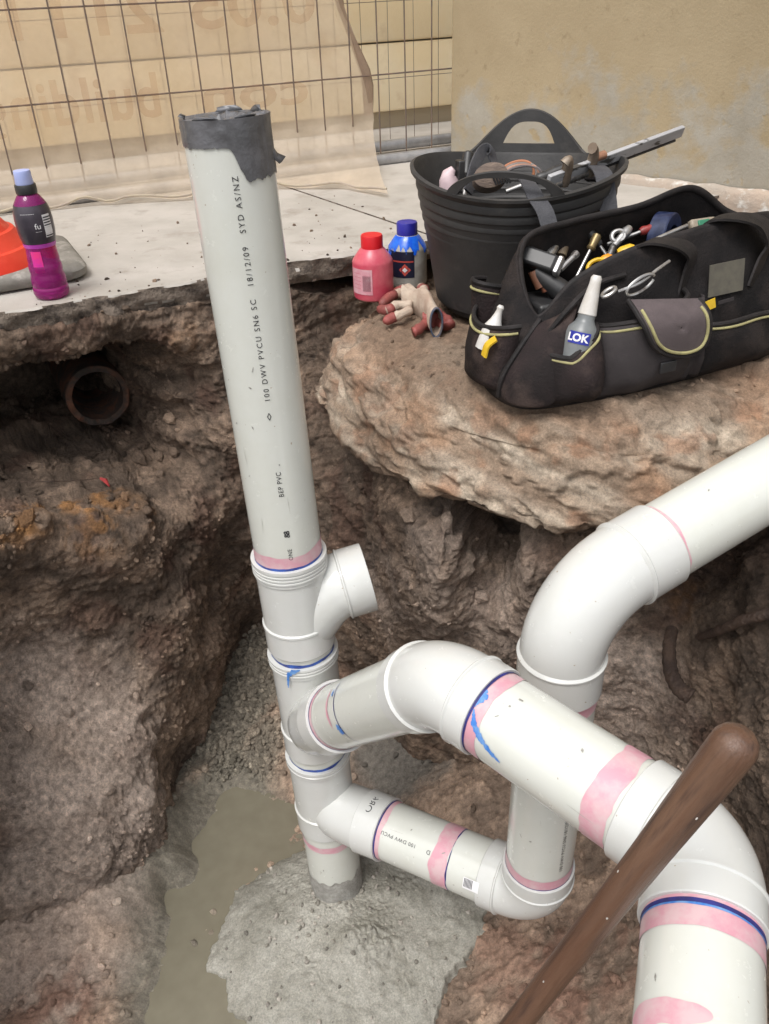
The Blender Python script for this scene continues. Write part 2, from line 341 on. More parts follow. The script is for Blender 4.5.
V = np.stack([X2[:, 0], X2[:, 1], fz], 1); P3 = np.stack([X2[:, 0], X2[:, 1], np.zeros(len(X2))], 1)
def fblob(L):
    out = np.zeros(len(P3)); wb_ = .25*fbm(P3, 12, 3, 78)
    for px, py, z, rad, st in L:
        c = Z(px, py, z); d = np.hypot(P3[:, 0]-c[0], P3[:, 1]-c[1])/rad; out = np.maximum(out, st*(1-sstep(.4, 1.0, d+wb_)))
    return out
grav = fblob([(240,690,-1.1,.16,1),(225,740,-1.17,.13,1),(265,750,-1.18,.10,.9),(250,655,-1.05,.12,1)])
pud = fblob([(200,840,-1.24,.2,1),(175,900,-1.24,.18,1),(185,990,-1.24,.18,1),(235,800,-1.23,.15,1),(175,760,-1.2,.15,.9)])
fpink = fblob([(95,900,-1.16,.14,.6),(40,940,-1.1,.2,.55),(620,720,-.98,.2,.9),(560,700,-1.0,.2,.5),(420,740,-1.15,.12,.5)])
fred = fblob([(560,980,-1.12,.16,.8),(620,950,-1.05,.16,.7),(40,1000,-1.1,.14,.8),(500,960,-1.19,.1,.6)])
slur = fblob([(400,765,-1.18,.16,1),(440,740,-1.15,.10,.8)])
big = fbm(P3, 6, 3, 101); med = fbm(P3, 22, 4, 103); fine = fbm(P3, 80, 4, 107); w1, w2 = worley(P3+.004*np.stack([fine, med, fine], 1), 60, 9); wb, _ = worley(P3, 30, 19)
cl = sstep(-.1, .4, fbm(P3, 8, 2, 111))
calm = 1-.62*np.clip(pud, 0, 1)
V[:, 2] += calm*(.014*big+.010*med*(1-.5*slur)+.004*fine)+grav*.016*(.55-w1)*1.3+(1-grav)*calm*cl*(.016*(.55-wb)+.007*(.5-w1))*(1-.6*slur)*(1-.5*fpink)
C = DARK*2.0+(MID*1.2-DARK)*sstep(-.4, .6, big+.6*med)[:, None]
for zc, wt in ((OLIVE*.85, np.clip(pud*1.1, 0, 1)), (OLIVE*.75, grav*.9), (PINK*.85, fpink), (RED*1.1, fred*sstep(-.5, .4, big+med)), (GREY*.95, slur)): C = C+(zc-C)*np.clip(wt, 0, 1)[:, None]
C *= (1+.4*fine)[:, None]; C = np.clip(C, .012, 1)
ob = raw_mesh('trench_floor', V, gridfaces(430, 520), M_mud); setcol(ob, C, np.clip(.35+.4*grav+.4*pud+.3*slur, 0, 1)); struct(ob, label='wet muddy floor of the trench with gravel')
FLV, GRAV, PUD, FLC = V, grav, pud, C
FLOORZ = V[:, 2].reshape(430, 520)
def floor_z(x, y):
    i = int(np.clip((y-.4)/1.5*429, 0, 429)); j = int(np.clip((x+.85)/2.0*519, 0, 519)); return FLOORZ[i, j]
# ------------------------------------------------------------------ muddy water
m, nt, b = newmat('muddy_water'); b.inputs['Base Color'].default_value = (.14, .118, .075, 1); b.inputs['Roughness'].default_value = .07; b.inputs['IOR'].default_value = 1.33; b.inputs['Alpha'].default_value = .72
nz = N(nt, 'ShaderNodeTexNoise', Scale=18., Detail=4); c = mixcol(nt, (.19, .172, .125), (.27, .245, .18), nz.outputs[0]); nt.links.new(c, b.inputs['Base Color'])
n2 = N(nt, 'ShaderNodeTexNoise', Scale=45.); bp = N(nt, 'ShaderNodeBump', Strength=.06, Distance=.005); nt.links.new(n2.outputs[0], bp.inputs['Height']); nt.links.new(bp.outputs[0], b.inputs['Normal'])
pc = Z(190, 890, -1.225); mb = MB(); ring = [(pc[0]+.33*math.cos(a)*(1+.1*math.sin(3*a)), pc[1]+.36*math.sin(a), -1.221) for a in np.linspace(0, 2*math.pi, 49)[:-1]]
mb.add(ring, [tuple(range(48))]); struct(mb.build('puddle_water', m, smooth=False), label='shallow brown muddy water on the trench floor')
# ------------------------------------------------------------------ concrete poured round the riser foot
OUT = [(208,960),(218,925),(228,905),(232,888),(262,868),(290,852),(330,838),(380,830),(430,845),(470,870),(490,905),(492,930),(478,950),(462,965),(448,985),(437,1010),(425,1040),(380,1075),(310,1075),(255,1045),(238,1015),(222,985)]
ow = np.array([Z(a, b, -1.20)[:2] for a, b in OUT]); ctr = np.array([-.135, 1.06])
oa = np.arctan2(ow[:, 1]-ctr[1], ow[:, 0]-ctr[0]); orr = np.hypot(*(ow-ctr).T); o_ = np.argsort(oa); oa, orr = oa[o_], orr[o_]
na, nrr = 380, 170; aa = np.linspace(-math.pi, math.pi, na); rr_ = np.linspace(.0, 1.0, nrr); AA, RQ = np.meshgrid(aa, rr_)
Rout = np.interp(aa, np.concatenate([oa-2*math.pi, oa, oa+2*math.pi]), np.tile(orr, 3))
Rsm = np.convolve(np.concatenate([Rout[-31:-1], Rout, Rout[1:31]]), np.ones(61)/61, 'valid')
ca = np.stack([np.cos(aa)*3, np.sin(aa)*3, np.zeros(na)], 1); ca[-1] = ca[0]
Rout = Rout*(1+.06*fbm(ca, 1.2, 4, 201)+.035*fbm(ca, 5, 3, 203))
X = ctr[0]+RQ*Rout[None]*np.cos(AA); Y = ctr[1]+RQ*Rout[None]*np.sin(AA); P3 = np.stack([X.ravel(), Y.ravel(), np.zeros(X.size)], 1)
fl = rbf(fp[:, :2], fp[:, 2], P3[:, :2]); rq = RQ.ravel(); rq2 = np.clip((RQ*(Rout/Rsm)[None]).ravel(), 0, 1)
h = .062*(1-rq2**1.7)-.006*sstep(.85, 1.0, rq) - .02*sstep(.97, 1., rq)
cl1, _ = worley(P3, 55, 33); cl2, _ = worley(P3, 120, 35)
lump = np.exp(-(((P3[:, 0]-Z(372, 935, -1.13)[0])/.055)**2+((P3[:, 1]-Z(372, 935, -1.13)[1])/.045)**2))
lump2 = np.exp(-(((P3[:, 0]+.12)/.05)**2+((P3[:, 1]-1.045)/.03)**2))
z = np.maximum(fl, -1.222)+.010+h+.010*fbm(P3, 9, 3, 205)+.0022*fbm(P3, 50, 4, 207)+.001*vnoise(P3*260, 90)+lump*(.016+.016*fbm(P3, 22, 4, 209)+.010*np.abs(fbm(P3, 45, 3, 210)))+lump2*.012+.004*sstep(.1, .5, fbm(P3, 14, 2, 211))*(.4-cl2)
VC = np.stack([X.ravel(), Y.ravel(), z], 1)
C = np.array([.225, .22, .19])+(np.array([.285, .28, .248])-np.array([.225, .22, .19]))*sstep(-.5, .5, fbm(P3, 8, 3, 213))[:, None]
C *= (1+.15*fbm(P3, 60, 3, 215))[:, None]
CONV, CONR = VC, rq
ob = raw_mesh('poured_concrete', VC, gridfaces(nrr, na), M_conc); setcol(ob, np.clip(C, .02, 1), np.full(len(C), .62)); tag(ob, 'grey wet concrete spread on the trench floor around the foot of the upright pipe', 'concrete')
# ------------------------------------------------------------------ boulder under the tub and bag
BO = [(-.10,1.80),(-.135,1.68),(-.12,1.55),(-.07,1.44),(-.01,1.33),(.08,1.24),(.17,1.17),(.28,1.115),(.40,1.10),(.52,1.12),(.64,1.16),(.78,1.22),(.95,1.35),(1.05,1.6),(.95,1.9),(.6,1.98),(.3,1.98),(.05,1.93),(-.05,1.88)]
bo = np.array(BO); bc = np.array([.40, 1.58]); ba = np.arctan2(bo[:, 1]-bc[1], bo[:, 0]-bc[0]); br = np.hypot(*(bo-bc).T); k = np.argsort(ba); ba, br = ba[k], br[k]
na = 620; aa = np.linspace(-math.pi, math.pi, na)
Rb = np.interp(aa, np.concatenate([ba-2*math.pi, ba, ba+2*math.pi]), np.tile(br, 3)); ker = np.ones(21)/21; Rb = np.convolve(np.concatenate([Rb[-11:-1], Rb, Rb[1:11]]), ker, 'valid')
prof = [(0, -.075), (.5, -.075), (.66, -.078), (.74, -.085), (.80, -.10), (.89, -.135), (.955, -.185), (.99, -.225), (1.0, -.245), (.985, -.262), (.93, -.275), (.80, -.29), (.6, -.31)]
pf = np.array(prof); tt = np.linspace(0, 1, 210); cum = np.concatenate([[0], np.cumsum(np.hypot(np.diff(pf[:, 0])*.55, np.diff(pf[:, 1])*1.6))]); cum /= cum[-1]
pr_ = np.interp(tt, cum, pf[:, 0]); pz_ = np.interp(tt, cum, pf[:, 1])
X = bc[0]+pr_[:, None]*Rb[None]*np.cos(aa)[None]; Y = bc[1]+pr_[:, None]*Rb[None]*np.sin(aa)[None]; Zr = np.repeat(pz_[:, None], na, 1)
V = np.stack([X, Y, Zr], -1).reshape(-1, 3)
V[:, 2] += .03*sstep(.0, -.2, V[:, 0])*0 - .035*sstep(.35, .8, V[:, 0])*(V[:, 1] < 1.35)
nn = vnorm(V, 210, na); outw = V-np.array([.4, 1.58, -.2]); nn[(nn*outw).sum(1) < 0] *= -1
Q = V.copy(); Q[:, 2] = Q[:, 2]*2.2+.35*Q[:, 0]
Q2 = V.copy(); Q2[-na:] = Q2[-na:]
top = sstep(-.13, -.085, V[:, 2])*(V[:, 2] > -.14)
big = fbm(Q, 4.5, 3, 301); med = fbm(Q, 15, 4, 303); rd = fbm(Q, 9, 4, 305, ridge=True); fine = fbm(V, 60, 4, 307); wl, _ = worley(V, 40, 309)
flat = sstep(.3, .55, pr_)[:, None].repeat(na, 1).ravel()
disp = flat*(1-.6*top)*(.024*big+.005*med+.003*(rd-.6)-.012*sstep(.85, 1.25, rd))+.0018*fine+.001*vnoise(V*230, 89)+top*.006*(.6-wl)*sstep(-.1, .4, fbm(V, 9, 2, 311))
V = V+nn*disp[:, None]
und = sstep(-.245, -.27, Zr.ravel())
strat = fbm(np.stack([V[:, 0]*3+V[:, 2]*8, V[:, 1]*3, V[:, 2]*14+V[:, 0]*5], 1), 1.3, 4, 313)
C = np.array([.25, .19, .14])+(np.array([.41, .35, .28])-np.array([.25, .19, .14]))*sstep(-.35, .45, strat)[:, None]
C = C+(np.array([.34, .20, .12])-C)*(.55*sstep(.05, .5, fbm(V, 6, 3, 315)))[:, None]
C = C+(np.array([.25, .125, .07])-C)*(.5*sstep(.15, .5, fbm(V, 13, 4, 317)))[:, None]
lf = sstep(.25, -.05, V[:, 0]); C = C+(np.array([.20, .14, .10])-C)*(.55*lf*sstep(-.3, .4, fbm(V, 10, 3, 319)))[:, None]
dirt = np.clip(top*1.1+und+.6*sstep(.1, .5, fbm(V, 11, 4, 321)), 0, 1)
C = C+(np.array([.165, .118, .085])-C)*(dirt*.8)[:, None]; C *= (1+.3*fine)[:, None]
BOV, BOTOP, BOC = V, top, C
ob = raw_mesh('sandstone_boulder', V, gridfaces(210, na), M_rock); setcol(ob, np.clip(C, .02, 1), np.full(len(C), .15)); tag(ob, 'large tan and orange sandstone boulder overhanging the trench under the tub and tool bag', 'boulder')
# ------------------------------------------------------------------ concrete pavement beside the trench
M_slab = pm('pavement_concrete', (.36, .335, .30), (.44, .41, .375), 5, .85, .25, 180, c3=(.27, .24, .205), s3=11, lo3=.55, hi3=.75, bdist=.004)
M_slabside = pm('slab_broken_side', (.14, .112, .088), (.23, .185, .15), 14, .95, .8, 130, c3=(.07, .055, .045), s3=40, lo3=.5, hi3=.62)
fe = [(-420, 385), (-200, 345), (-80, 325), (0, 312), (60, 303), (120, 293), (180, 283), (240, 272), (290, 262), (330, 257), (357, 252)]
few = [Z(a, b, 0.0) for a, b in fe] + [np.array([.25, 1.985, 0]), np.array([.6, 2.12, 0]), np.array([1.6, 2.5, 0])]
few = np.array(few)[:, :2]
def densify(P, step=.008):
    out = []
    for a, b in zip(P[:-1], P[1:]):
        n = max(1, int(np.hypot(*(b-a))/step)); out += [a+(b-a)*i/n for i in range(n)]
    return np.array(out+[P[-1]])
fd = densify(few); nrm = np.array([.4067, -.9135]); j3 = np.stack([fd[:, 0], fd[:, 1], np.zeros(len(fd))], 1)
fd = fd+nrm*(.012*fbm(j3, 6, 3, 401)+.005*fbm(j3, 40, 3, 403))[:, None]
JA, JB = Z(290, 188, 0)[:2], Z(400, 225, 0)[:2]; jd = (JB-JA)/np.linalg.norm(JB-JA)
pav = bpy.data.objects.new('pavement', None); COL.objects.link(pav); struct(pav, label='pale concrete pavement slabs beside the trench')
side = np.array([jd[1], -jd[0]]); sgn = ((fd-JA)@side)
if sgn[0] > 0: side = -side; sgn = -sgn
cut = int(np.argmax(sgn > 0))
def slab(front, back):
    mb = MB(); nf = len(front); ring = list(front)+list(back); n = len(ring)
    lev = [0, -.003, -.008, -.014, -.02, -.027, -.034, -.041, -.048]; rows = []
    R0 = np.array(ring, float)
    for li, z in enumerate(lev):
        q = R0.copy()
        if li:
            k3 = np.stack([R0[:nf, 0]*22, R0[:nf, 1]*22, np.full(nf, z*45)], 1); q[:nf] += nrm*(.003+.010*vnoise(k3, 5)+.004*vnoise(k3*3.3, 6)-.25*max(0, -z-.03))[:, None]
        rows.append([(p[0], p[1], z) for p in q])
    mb.grid(rows, True); mb.add([(*p, 0) for p in ring], [tuple(range(n))])
    bm = mb.build('slab', M_slab, pav, smooth=True, auto=50); bm.data.materials.append(M_slabside)
    for p in bm.data.polygons:
        if abs(p.normal.z) < .7 and len(p.vertices) == 4: p.material_index = 1
    return bm
g = .004
jf = JA+jd*((fd[cut]-JA)@jd)
slab(np.concatenate([fd[:cut], [jf-side*g]]), [JA-side*g-jd*9, np.array([-9., 9.])])
slab(np.concatenate([[jf+side*g], fd[cut:]]), [np.array([6., 4.]), np.array([6., 9.]), JA+side*g-jd*9])
mb = MB(); mb.add([(-9, 1.9, -.05), (6, 2.3, -.05), (6, 12, -.05), (-9, 12, -.05)], [(0, 1, 2, 3)])
mb = MB()
gl = [(-30, -6, -1.42), (30, -6, -1.42), (30, 60, -1.42), (-30, 60, -1.42)]
struct(mb.add(gl, [(0, 1, 2, 3)]).build('ground', pm('deep_ground', (.09, .07, .055), (.14, .11, .085), 3, .95), smooth=False))
# ================================================================== DRAIN PIPES
def pvc_mat(name, base, dirt=.35):
    m, nt, b = newmat(name)
    tc = nt.nodes.new('ShaderNodeTexCoord')
    a = N(nt, 'ShaderNodeTexNoise', Scale=7., Detail=7, Roughness=.68); c = N(nt, 'ShaderNodeTexNoise', Scale=55., Detail=5, Roughness=.7); v = N(nt, 'ShaderNodeTexNoise', Scale=170., Detail=2)
    for n in (a, c, v): nt.links.new(tc.outputs['Object'], n.inputs['Vector'])
    col = mixcol(nt, base, tuple(x*y for x, y in zip(base, (.93, .925, .90))), ramp(nt, a.outputs[0], .45, .75))
    col = mixcol(nt, col, (.40, .35, .28), ramp(nt, v.outputs[0], .745, .77))
    nt.links.new(col, b.inputs['Base Color'])
    r = nt.nodes.new('ShaderNodeMapRange'); nt.links.new(c.outputs[0], r.inputs[0]); r.inputs[1].default_value = .3; r.inputs[2].default_value = .7; r.inputs[3].default_value = .12; r.inputs[4].default_value = .30; nt.links.new(r.outputs[0], b.inputs['Roughness'])
    b.inputs['Subsurface Weight'].default_value = .06; b.inputs['Subsurface Radius'].default_value = (.004, .004, .003)
    b.inputs['Coat Weight'].default_value = .35; b.inputs['Coat Roughness'].default_value = .12
    return m
M_pvc = pvc_mat('white_pvc', (.61, .62, .575)); M_fit = pvc_mat('white_pvc_fitting', (.585, .59, .57))
M_primer = pm('pink_primer', (.60, .30, .36), (.60, .42, .44), 40, .4); M_blue = pm('blue_glue', (.02, .035, .19), (.03, .10, .42), 60, .35); M_bluel = pm('blue_smear', (.05, .19, .55), (.18, .34, .62), 70, .35)
M_ink = pm('black_ink', (.025, .025, .03), rough=.6); M_navy = pm('marker_line', (.02, .02, .10), (.03, .03, .2), 60, .5)
M_tape = pm('duct_tape', (.085, .085, .09), (.13, .13, .14), 30, .36, .4, 70, spec=.6, bdist=.004); M_paper = pm('white_paper', (.75, .74, .75), rough=.6)
RT = np.array([-.1813, 1.1575, .358]); RB = np.array([-.134, 1.10, -1.17])
def rax(z): return RT+(RB-RT)*((z-RT[2])/(RB[2]-RT[2]))
PR = .0555
pipes = thing('drain_pipework', 'white plastic drain pipework glued together, tall upright pipe with branches running across the trench', 'pipework', rax(-1.17))
def unit(v): v = np.asarray(v, float); return v/np.linalg.norm(v)
def frame(p0, p1):
    t = unit(np.asarray(p1)-np.asarray(p0)); ref = np.array([0, 0, 1.]) if abs(t[2]) < .9 else np.array([0, -1., 0]); u = unit(ref-t*(ref@t)); return t, u, np.cross(t, u)
def pipe(name, p0, p1, r=PR, open1=False, open0=False, parent=pipes, mat=None):
    mb = MB(); p0 = np.asarray(p0); p1 = np.asarray(p1); t = unit(p1-p0); path = [p0, p0+.25*(p1-p0), p0+.5*(p1-p0), p0+.75*(p1-p0), p1]; rad = [r]*5
    if open1: path += [p1, p1-t*.002, p1-t*.12]; rad += [r-.0025, r-.004, r-.004]
    mb.sweep(path, rad, 64, not open0, True); return mb.build(name, mat or M_pvc, parent)
def band(parent, name, p0, p1, d0, d1, mat, r=PR, off=.0006, amp=.004, s=1, a0=0., a1=2*math.pi, fr=1.5, tilt=0.):
    """thin coat on a pipe between distances d0 and d1 along p0->p1, ragged edges"""
    t, u, v = frame(p0, p1); n = 96; rows = [[], []]
    full = a1-a0 > 6.2
    A = np.linspace(a0, a1, n+1)[:-1] if full else np.linspace(a0, a1, n)
    cs = np.stack([np.cos(A)*fr, np.sin(A)*fr, np.full(len(A), s*3.7)], 1); e0 = fbm(cs, 1, 3, s); e1 = fbm(cs, 1, 3, s+50); rows = []
    tap = np.ones(len(A)) if full else np.sqrt(np.clip(np.sin(np.linspace(0, math.pi, len(A))), 0, 1))
    mid = (d0+d1)/2
    for k in (0, .33, .67, 1):
        row = []
        for i, a in enumerate(A):
            lo = mid+(d0-mid)*tap[i]+amp*e0[i]*tap[i]; hi = mid+(d1-mid)*tap[i]+amp*e1[i]*tap[i]; d = lo+(hi-lo)*k+tilt*math.sin(a)
            row.append(np.asarray(p0)+t*d+(u*math.cos(a)+v*math.sin(a))*(r+off))
        rows.append(row)
    mb = MB(); mb.grid(rows, full); return mb.build(name, mat, parent, auto=0)
def facing(p0, p1, at):   # angle round the pipe that points to the camera
    t, u, v = frame(p0, p1); q = CAM-(np.asarray(p0)+t*at); return math.atan2(q@v, q@u)
def pipe_text(parent, txt, p0, p1, d, ang, size, r=PR, rev=False, mat=None, cross=False, name='lettering', space=1.15):
    vs, fs = text_mesh(txt, size, space); t, u, v = frame(p0, p1); out = []
    for x, y, _ in vs:
        if cross: dd, aa = d+y*(-1 if rev else 1), ang-x/r*(-1 if rev else 1)
        else: dd, aa = d+(-x if rev else x), ang+(-y if rev else y)/r*-1
        out.append(np.asarray(p0)+t*dd+(u*math.cos(aa)+v*math.sin(aa))*(r+.0007))
    mb = MB(); mb.add(out, fs); return mb.build(name, mat or M_ink, parent, smooth=False)
def arc_path(c, din, dout, L, R):
    """straight - fillet - straight through corner c; returns points and arclength fractions of the bend ends"""
    din, dout = unit(din), unit(dout); ang = math.acos(np.clip(din@dout, -1, 1)); tl = R*math.tan(ang/2); tl = min(tl, L*.62); R = tl/math.tan(ang/2)
    a = c-din*tl; b = c+dout*tl; nrm_ = unit(dout-din*(din@dout)); ctr_ = a+nrm_*R; P = []
    for k in range(17):
        x = ang*k/16; P.append(ctr_-nrm_*R*math.cos(x)+din*R*math.sin(x))
    return c-din*L, a, P, b, c+dout*L
def elbow(name, c, din, dout, L=.105, R=.09, rs=.0605, rb=.0585):
    s0, a, P, b, s1 = arc_path(np.asarray(c), din, dout, L, R); mb = MB(); din, dout = unit(din), unit(dout)
    path = [s0+din*.01, s0+din*.0008, s0, s0+din*.0015, a-din*.004, a-din*.002, a, a+din*.002]; rad = [PR-.001, PR+.0002, rs-.001, rs, rs, rs+.0018, rs+.0018, rb]
    path += P[1:-1]; rad += [rb]*15
    path += [b-dout*.002, b, b+dout*.002, b+dout*.004, s1-dout*.0015, s1, s1-dout*.0008, s1-dout*.01]; rad += [rb, rs+.0018, rs+.0018, rs, rs, rs-.001, PR+.0002, PR-.001]
    mb.sweep(path, rad, 64, False, False); return mb.build(name, M_fit, pipes, auto=28)
def collar(parent, name, p, t, prof, mat=None):
    mb = MB(); p = np.asarray(p); t = unit(t); mb.sweep([p+t*d for d, r in prof], [r for d, r in prof], 64, False, False); return mb.build(name, mat or M_fit, parent, auto=25)
def smear(parent, p0, p1, pts, mat, r=PR, off=.0013, s=1, name='glue_smear'):
    """streak of glue: pts are (distance, angle, half width)"""
    t, u, v = frame(p0, p1); P = []; m_ = len(pts)
    for k in range(8*(m_-1)+1):
        q = k/8; i = min(int(q), m_-2); f = q-i; P.append([pts[i][j]*(1-f)+pts[i+1][j]*f for j in range(3)])
    P = np.array(P); nz_ = vnoise(np.stack([np.arange(len(P))*.6, np.full(len(P), s*1.3), np.zeros(len(P))], 1), s); rows = []
    dd = np.gradient(P[:, 0]); da = np.gradient(P[:, 1])*r; L_ = np.hypot(dd, da)+1e-9; nd, na_ = -da/L_, dd/L_
    for k in range(len(P)):
        w_ = P[k, 2]*(1+.8*nz_[k])
        rows.append([np.asarray(p0)+t*(P[k, 0]+nd[k]*w_*e)+(u*math.cos(P[k, 1]+na_[k]*w_*e/r)+v*math.sin(P[k, 1]+na_[k]*w_*e/r))*(r+off) for e in (-1, -.3, .3, 1)])
    mb = MB(); mb.grid(rows); return mb.build(name, mat, parent, auto=0)
# --- riser
riser = pipe('riser_pipe', rax(-.30), RT, open1=False)
e0, e1 = rax(-.30), RT; LR = np.linalg.norm(e1-e0); fa = facing(e0, e1, .35)
bot = e0
dz = lambda z: (z+.30)*LR/(RT[2]+.30)
band(riser, 'primer_band', e0, e1, .0, dz(-.262), M_primer, s=2, amp=.006, fr=.8, tilt=.004)
band(riser, 'glue_line', e0, e1, dz(-.289), dz(-.2835), M_blue, s=3, amp=.002, off=.001)
pipe_text(riser, '100 DWV PVCU SN6 SC   18/12/09   SYD AS/NZ', e0, e1, dz(.004), fa+.10, .0108, space=1.36)
pipe_text(riser, 'BEP PVC', e0, e1, dz(-.152), fa+.10, .0105, space=1.15)
pipe_text(riser, 'ONE', e0, e1, dz(-.268), fa+.10, .0095)
# small arrow mark and dotted code
pipe_text(riser, '<>', e0, e1, dz(-.025), fa+.10, .013, space=.6)
pipe_text(riser, '..........,.,.,.', e0, e1, dz(-.098), fa+.10, .009, space=.55)
pipe_text(riser, '&8', e0, e1, dz(-.225), fa+.10, .013, space=.7)
pipe_text(riser, '&8', e0, e1, dz(-.2255), fa+.10, .0125, space=.7)
# --- duct tape over the top
t, u, v = frame(e0, e1); n = 128; A = np.linspace(0, 2*math.pi, n+1)[:-1]; mb = MB(); rows = []
ca_ = np.stack([np.cos(A)*1.4, np.sin(A)*1.4, np.zeros(n)], 1); edge = fbm(ca_, 1, 3, 501); edge2 = fbm(ca_, 7, 2, 503)
rel = (A-fa+math.pi) % (2*math.pi)-math.pi
low = .019+.002*edge2+.040*sstep(-.05, .35, rel)*(1-sstep(1.55, 1.75, rel))+.004*edge2*(rel > 0)+.010*sstep(-2.6, -2.4, rel)*(1-sstep(-1.9, -1.75, rel))
for k in range(7):
    q = k/6; rows.append([e1+t*(.012-(low[i]+.012)*(1-q))+(u*math.cos(a)+v*math.sin(a))*(PR+.0009+.0006*(1+edge2[i])+.0022*max(0, float(vnoise(np.array([[math.cos(a)*3, math.sin(a)*3, q*3]]), 7)[0]))) for i, a in enumerate(A)])
for q in (.97, .9, .78, .62, .45, .28, .12, .02):
    row = []; RDG = fbm(np.stack([q*np.cos(A)*2.4, q*np.sin(A)*2.4, np.full(n, 3.3)], 1), 1, 3, 505, ridge=True)
    for i, a in enumerate(A):
        x, y = q*math.cos(a), q*math.sin(a); nz_ = float(RDG[i])
        row.append(e1+t*(.010-.012*(1-q)+.005*(nz_-.5)*min(1, (1-q)*6+.25))+(u*x+v*y)*PR)
    rows.append(row)
mb.grid(rows, True, False, True); tape = mb.build('duct_tape', M_tape, riser, auto=22)
for i, (a, d, wd, ht, ln) in enumerate([(fa-1.5, .012, .016, .005, .016), (fa+1.35, -.030, .012, -.016, .028), (fa-.5, .012, .03, .003, .01), (fa+.5, .012, .025, .003, .01), (fa+3, .012, .03, .006, .01), (fa+2.2, .011, .02, .007, .01)]):
    rd = u*math.cos(a)+v*math.sin(a); tg = -u*math.sin(a)+v*math.cos(a); b0 = e1+t*d+rd*(PR-.006 if i != 1 else PR+.001); mb = MB()
    rws = [[b0-tg*wd*.6, b0-tg*.1*wd+rd*.001, b0+tg*wd*.6], [b0-tg*wd*.55+t*ht*.5-rd*ln*.1, b0+t*ht*.7+rd*.004, b0+tg*wd*.5+t*ht*.4+rd*ln*.15], [b0-tg*wd*.3+t*ht*1.1+rd*ln*.25, b0+tg*.2*wd+t*ht+rd*ln*.35, b0+tg*wd*.55+t*ht*.7+rd*ln*.5]]
    mb.grid(rws); mb.build('tape_flap', M_tape, riser, solid=.0012, auto=20)
# --- three junction fittings on the riser
def junction(zt, zb, branch_dir, zbr, blen, curved=False, ztop_sock=.05, grooves=True):
    pt, pb = rax(zt), rax(zb); tt_ = unit(pt-pb); H = np.linalg.norm(pt-pb); mb = MB()
    prof = [(0, PR), (.0, .0590), (.002, .0603), (.048, .0603), (.05, .0618), (.054, .0618), (.056, .0590), (H-ztop_sock-.004, .0590), (H-ztop_sock-.002, .0612)]
    if grooves:
        x = H-ztop_sock+.004
        prof += [(x, .0612)]
        while x < H-.006: prof += [(x, .0608), (x+.0012, .0630), (x+.0040, .0630), (x+.0052, .0608)]; x += .0062
    else: prof += [(H-ztop_sock, .0603), (H-.003, .0603)]
    prof += [(H-.004, .0632), (H, .0630), (H, PR)]
    mb.sweep([pb+tt_*d for d, r in prof], [r for d, r in prof], 64, False, False)
    j = mb.build('junction', M_fit, pipes, auto=25)
    return j, pb, tt_
M_dirtyfit = M_fit
J1, pb1, tR = junction(-.288, -.475, None, None, None, ztop_sock=.030)
J2, pb2, _ = junction(-.492, -.725, None, None, None, ztop_sock=.022)
J3, pb3, _ = junction(-.748, -.945, None, None, None, ztop_sock=.018)
stub = pipe('riser_stub', rax(-1.165), rax(-.29)); 
sl0, sl1 = rax(-1.165), rax(-.29); SL = lambda z: (z+1.165)*np.linalg.norm(sl1-sl0)/(.875)
band(stub, 'primer_band', sl0, sl1, SL(-.985), SL(-.968), M_primer, s=5, amp=.003); 
band(stub, 'glue_line', sl0, sl1, SL(-.491), SL(-.486), M_blue, s=6, amp=.003); band(stub, 'glue_line', sl0, sl1, SL(-.746), SL(-.7415), M_blue, s=7, amp=.003)
M_mudfilm = pm('dried_mud_film', (.27, .26, .235), (.38, .37, .34), 60, .9, .5, 200)
band(stub, 'mud_splash', sl0, sl1, SL(-1.16), SL(-1.085), M_mudfilm, s=8, amp=.012, fr=3)
fj = facing(sl0, sl1, SL(-.5)); smear(J2, sl0, sl1, [(SL(-.487), fj-.15, .001), (SL(-.492), fj-.35, .005), (SL(-.500), fj-.5, .0035), (SL(-.507), fj-.52, .002), (SL(-.522), fj-.55, .0018), (SL(-.530), fj-.56, .0006)], M_bluel, r=.0634, s=9, name='glue_drip')
# J1 open branch: leaves to the right and curves up to an open socket
def branch(j, axis_z, path, rads, open_end=True, mat=None):
    mb = MB(); mb.sweep(path, rads, 56, False, False); return mb.build('branch_socket', mat or M_fit, j, auto=28)
b0 = rax(-.430); bd = unit(np.array([.965, .20, .0])); q0 = b0+np.array([0, 0, -.035]); mdir = unit(bd+np.array([0, 0, .16]))
pth = [q0, b0+bd*.012+np.array([0, 0, -.012]), b0+bd*.026+np.array([0, 0, .014]), b0+bd*.044+np.array([0, 0, .040]), b0+bd*.068+np.array([0, 0, .060])]
m0 = pth[-1]+mdir*.012
pth += [m0, m0+mdir*.002, m0+mdir*.004, m0+mdir*.006, m0+mdir*.046, m0+mdir*.048, m0+mdir*.048, m0+mdir*.044, m0+mdir*.006, m0+mdir*.004]
branch(J1, None, pth, [.045, .052, .0550, .0562, .0568, .0572, .0618, .0618, .0603, .0603, .0596, .0565, .0560, .0555, .03])
